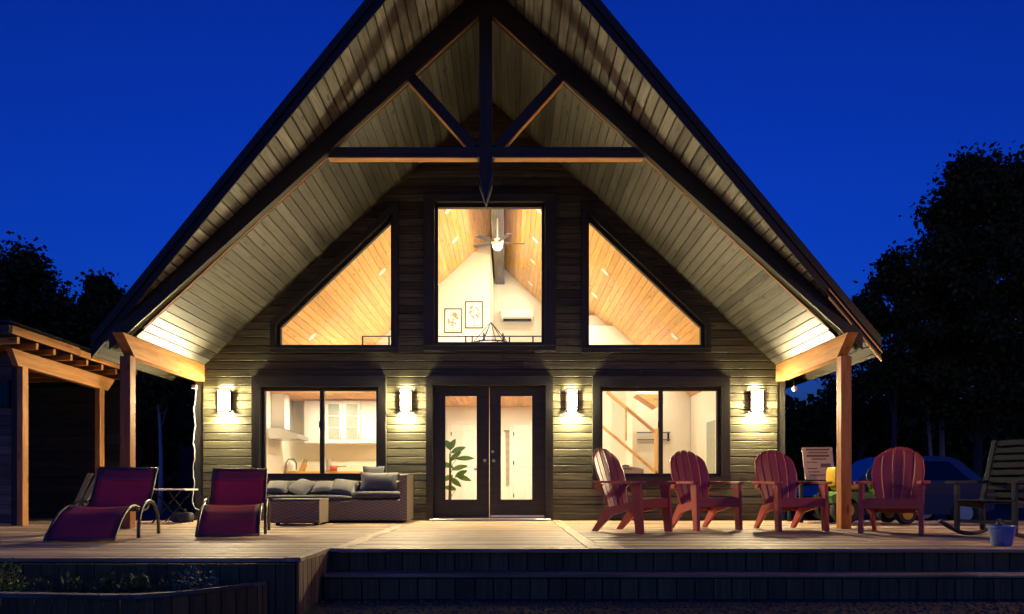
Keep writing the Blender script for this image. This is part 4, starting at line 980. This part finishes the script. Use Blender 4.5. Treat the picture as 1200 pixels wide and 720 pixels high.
# planks leaning in the shed
for k, (px_, tl, lb) in enumerate(((104, .10, 'pale rough plank leaning against the rear shed post'), (96, .05, 'grey plank leaning inside the woodshed beside the pale one'))):
    x_ = X(px_, 11.0); o = board('leaning_plank', (x_-tl, -.75, 0.01), (x_+tl, -.35, .78), .09, .03, (0,-1,.3), 'weathered'); tag(o, lb, 'plank')
# fence behind
fn = empty('board_fence', (-7.4, 4.6, ZG), 0, 'dark horizontal board fence beyond the left porch post', 'fence')
for k in range(13): board('fence_board', (-.0, 0, .08+.147*k), (2.55, 0, .08+.147*k), .14, .02, (0,-1,0), 'dark_board', fn)
for xx in (0.03, 1.27, 2.52): board('fence_post', (xx, .06, 0), (xx, .06, 2.0), .09, .09, (0,-1,0), 'dark_board', fn)

# ------------------------------------------------------------------ planter bed before the deck
plb = empty('planter_bed', (-3.6, -6.5, ZG), 0, 'low curved planter of upright boards before the left deck', 'planter')
curve = []
for px_, py_, d_ in ((-60,697,4.75),(0,697.5,4.7),(60,699,4.66),(120,700.5,4.62),(160,700.5,4.63),(200,697.5,4.72),(240,693,4.87),(275,688,5.05),(300,684.5,5.2),(312,682,5.30)):
    p = at(px_, py_, d_); curve.append(Vector((p.x, p.y, -0.185)))
cl = curve
def loc_(p): return p-Vector((-3.6,-6.5,ZG))
for a, b in zip(cl[:-1], cl[1:]):
    mk('cap_board', MB().prism([loc_(a)+Vector((0,-.03,0)), loc_(b)+Vector((0,-.03,0)), loc_(b)+Vector((0,.05,0)), loc_(a)+Vector((0,.05,0))], (0,0,.028)), 'weathered', plb, frame(loc_(a), b-a, (0,0,1)))
    n = max(2, int((b-a).length/.11))
    for k in range(n):
        p0, p1 = a+(b-a)*(k/n), a+(b-a)*((k+1)/n); m_ = (p0+p1)/2; dd = (b-a).normalized(); nn = Vector((dd.y,-dd.x,0))
        board('stave', loc_(Vector((m_.x, m_.y+.012, ZG+.002))), loc_(Vector((m_.x, m_.y+.012, -.187))), (p1-p0).length-.006, .02, nn, 'skirt', plb)
mk('soil_bed', MB().prism([loc_(Vector((p.x, p.y+.03, ZG+.01))) for p in cl]+[loc_(Vector((-1.62,-6.17,ZG+.01))), loc_(Vector((cl[0].x,-6.17,ZG+.01)))], (0,0,.12)), 'soil', plb)
def leaves(mb_, c, r, n, sz, rr_, asp=0.5):
    for k in range(n):
        a, q = rr_.uniform(0,6.28), rr_.random()**.5; x_, y_, z_ = c[0]+r[0]*q*math.cos(a), c[1]+r[1]*q*math.sin(a), c[2]+r[2]*rr_.uniform(0,1)*(1-.6*q*q)
        d = Vector((rr_.gauss(0,1), rr_.gauss(0,1), rr_.gauss(.5,.7))).normalized(); s = d.orthogonal().normalized(); s = Matrix.Rotation(rr_.uniform(0,6.28), 3, d) @ s
        L = sz*rr_.uniform(.6,1.3); p = Vector((x_,y_,z_))
        mb_.add([p, p+d*L*.5+s*L*asp*.5, p+d*L, p+d*L*.5-s*L*asp*.5], [(0,1,2,3)])
rr = random.Random(5)
BED = [(8, 'leaf_yellow', .12, .34, 'yellow green leafy shrub at the left edge of the planter', 260, .045), (48, 'leaf_mid', .11, .22, 'small dark green plant right of the yellow green shrub', 120, .05), (88, 'leaf_mid', .10, .20, 'thin upright green plant in the planter, third from the left', 110, .06),
       (128, 'leaf_mid', .11, .24, 'thin stalky grey green plant in the middle of the planter', 130, .06), (160, 'leaf_mid', .13, .22, 'green broad leaved plant in the middle of the planter', 170, .06), (195, 'leaf_mid', .10, .20, 'dim green plant left of the bluish bush', 110, .05),
       (230, 'leaf_bluish', .17, .27, 'bluish grey lavender-like bush at the right of the planter', 420, .045), (268, 'leaf_mid', .08, .12, 'low dark plant at the right tip of the planter', 60, .04)]
for px_, mt, r_, h_, lb, n_, sz in BED:
    d_ = 5.02 if px_ < 240 else 5.15; e = empty('garden_plant', (X(px_, d_), d_-CD, -0.30), 0, lb, 'plant', 'plants in the planter bed')
    m_ = MB(); leaves(m_, (0,0,.03), (r_, r_*.8, h_), n_, sz, rr, .38); mk('foliage', m_, mt, e)
    m_ = MB()
    for k in range(7): m_.tube([(rr.uniform(-.03,.03), rr.uniform(-.03,.03), 0), (rr.uniform(-r_,r_)*.6, rr.uniform(-r_,r_)*.6, h_*rr.uniform(.6,1))], .004, 4)
    mk('stem', m_, 'bark', e)

# ------------------------------------------------------------------ yard lamp whose light falls in from the right
yl = empty('yard_lamp', (7.6, -4.3, ZG), 0, 'lamp post standing off the right end of the deck', 'lamp')
mk('post', MB().tube([(0,0,0),(0,0,2.55)], [.05,.035], 10), 'black_metal', yl)
mk('bulb', MB().lathe([(0,2.58),(.05,2.60),(.07,2.68),(.05,2.76),(0,2.78)], 14), 'yard_glow', yl, smooth=True)
mk('cap', MB().lathe([(.16,2.80),(.15,2.82),(.03,2.90),(0,2.91)], 14), 'black_metal', yl)
for k in range(4): a = R(45+90*k); mk('cage_rod', MB().tube([(.04*math.cos(a),.04*math.sin(a),2.55),(.12*math.cos(a),.12*math.sin(a),2.81)], .006, 5), 'black_metal', yl)

# ------------------------------------------------------------------ trees
def tree(px_, d, top, crown_r, label, seed, name='broadleaf_tree', birch=False, crown_base=0.3, n_cl=90, n_leaf=110, lsz=.26, lean=0.0):
    r_ = np.random.default_rng(seed); rd = random.Random(seed)
    bx, by = X(px_, d), d-CD; H = top-ZG
    e = empty(name, (bx, by, ZG), 0, label, 'tree', 'trees around the house')
    tp = [Vector((lean*H*t*t+.06*H*.05*math.sin(5*t+seed), .02*H*math.sin(4*t+seed*2)*.4, H*.95*t)) for t in [k/10 for k in range(11)]]
    r0 = .012*H+.03; mb_ = MB().tube(tp, [r0*(1-.88*k/10) for k in range(11)], 8)
    cl_ = []
    for k in range(n_cl):
        t = crown_base+(1-crown_base)*rd.random()**.8; prof_ = math.sin(math.pi*min(1,((t-crown_base)/(1-crown_base))*.82+.18))**.7
        rad = crown_r*prof_*rd.uniform(.35, 1.12); a = rd.uniform(0, 6.283)
        i = min(int(t*10), 9); b = tp[i]+(tp[i+1]-tp[i])*(t*10-i)
        tip = b+Vector((rad*math.cos(a), rad*math.sin(a), rd.uniform(-.04,.10)*H*.6)); tip.z = min(tip.z, H)
        cl_.append((tip, (.10+.05*rd.random())*crown_r*2.0))
        if k % 3 == 0:
            st_ = tp[max(0,i-1)]; mb_.tube([st_, (st_+tip)/2+Vector((0,0,-.02*H)), tip], [r0*.30*(1.1-t), r0*.18*(1.1-t), .012], 5, False)
    mk('trunk', mb_, 'birch_bark' if birch else 'bark', e, smooth=True)
    n_leaf = int(n_leaf*1.7)
    C = np.repeat(np.array([list(c) for c, _ in cl_]), n_leaf, 0); S_ = np.repeat(np.array([s for _, s in cl_]), n_leaf)[:, None]
    P = C+r_.normal(0, 1, C.shape)*S_*np.array([.55,.55,.42]); n = len(P)
    D = r_.normal(0,1,(n,3)); D /= np.linalg.norm(D, axis=1)[:,None]; E = r_.normal(0,1,(n,3)); E -= D*(D*E).sum(1)[:,None]; E /= np.linalg.norm(E, axis=1)[:,None]
    L = lsz*1.0*r_.uniform(.5,1.2,(n,1)); V = np.stack([P, P+D*L*.5+E*L*.32, P+D*L, P+D*L*.5-E*L*.32], 1).reshape(-1,3)
    me = bpy.data.meshes.new('crown'); me.vertices.add(4*n); me.vertices.foreach_set('co', V.ravel().astype(np.float32)); me.loops.add(4*n); me.loops.foreach_set('vertex_index', np.arange(4*n, dtype=np.int32))
    me.polygons.add(n); me.polygons.foreach_set('loop_start', np.arange(0,4*n,4,dtype=np.int32)); me.polygons.foreach_set('loop_total', np.full(n,4,dtype=np.int32)); me.materials.append(MATS['leaf_dark']); me.update(calc_edges=True)
    o = bpy.data.objects.new('crown', me); COL.objects.link(o); o.parent = e
    return e
def ztop(py_, d): return Z(py_, d)
tree(1145, 30, ztop(182,30), 2.8, 'tallest dark tree at the right, rising high over the rocking chair', 11, n_cl=150, n_leaf=120, crown_base=.28)
tree(1215, 28, ztop(190,28), 3.2, 'tall dark tree cut off by the right picture edge', 12, n_cl=120, n_leaf=110, crown_base=.25)
tree(1048, 30, ztop(298,30), 2.0, 'mid-height loose tree between the right eave and the tallest tree', 13, n_cl=60, n_leaf=90, crown_base=.35)
tree(1103, 33, ztop(330,33), 1.7, 'slender pale-barked tree below the tallest tree', 14, 'birch_tree', True, .5, 45, 90, lean=-.02)
tree(1092, 32, ztop(400,32), 1.2, 'thin leaning pale-barked sapling beside the slender birch', 15, 'birch_tree', True, .55, 25, 80, lean=-.05)
tree(1010, 36, ztop(345,36), 2.0, 'dark tree peeking out behind the right eave', 16, n_cl=50, n_leaf=80)
tree(22, 30, ztop(292,30), 2.3, 'broad dark tree above the woodshed at the left edge', 21, n_cl=110, n_leaf=110, crown_base=.25)
tree(-35, 27, ztop(300,27), 2.4, 'dark tree cut off by the left picture edge', 22, n_cl=90, n_leaf=100, crown_base=.2)
tree(117, 32, ztop(330,32), 1.9, 'rounded dark tree between the woodshed and the left eave', 23, n_cl=90, n_leaf=110, crown_base=.25)
tree(66, 38, ztop(352,38), 2.2, 'lower dark tree between the two left treetops', 24, n_cl=60, n_leaf=90, crown_base=.2)
tree(188, 26, ztop(400,26), 1.3, 'thin pale-barked tree seen under the left porch beam', 25, 'birch_tree', True, .6, 30, 80, lean=-.03)
tree(160, 36, ztop(345,36), 2.0, 'dark tree hidden mostly by the left eave', 26, n_cl=60, n_leaf=90)
# the wood behind, read as one mass
r_ = np.random.default_rng(99); n = 120000
P = np.empty((n,3)); P[:,0] = r_.uniform(-48, 52, n); P[:,1] = r_.uniform(28, 40, n)
hgt = 6.6+1.6*np.sin(P[:,0]*.55)+1.1*np.sin(P[:,0]*1.3+1)+.8*np.sin(P[:,0]*2.9+2); P[:,2] = ZG+hgt*r_.random(n)**.9
D = r_.normal(0,1,(n,3)); D /= np.linalg.norm(D, axis=1)[:,None]; E = r_.normal(0,1,(n,3)); E -= D*(D*E).sum(1)[:,None]; E /= np.linalg.norm(E, axis=1)[:,None]
L = .55*r_.uniform(.5,1.2,(n,1)); V = np.stack([P, P+D*L*.5+E*L*.36, P+D*L, P+D*L*.5-E*L*.36], 1).reshape(-1,3)
me = bpy.data.meshes.new('distant_wood'); me.vertices.add(4*n); me.vertices.foreach_set('co', V.ravel().astype(np.float32)); me.loops.add(4*n); me.loops.foreach_set('vertex_index', np.arange(4*n, dtype=np.int32))
me.polygons.add(n); me.polygons.foreach_set('loop_start', np.arange(0,4*n,4,dtype=np.int32)); me.polygons.foreach_set('loop_total', np.full(n,4,dtype=np.int32)); me.materials.append(MATS['leaf_dark']); me.update(calc_edges=True)
o = bpy.data.objects.new('distant_wood', me); COL.objects.link(o); tag(o, 'dense dark wood closing off the view behind the house', 'wood', kind='stuff')
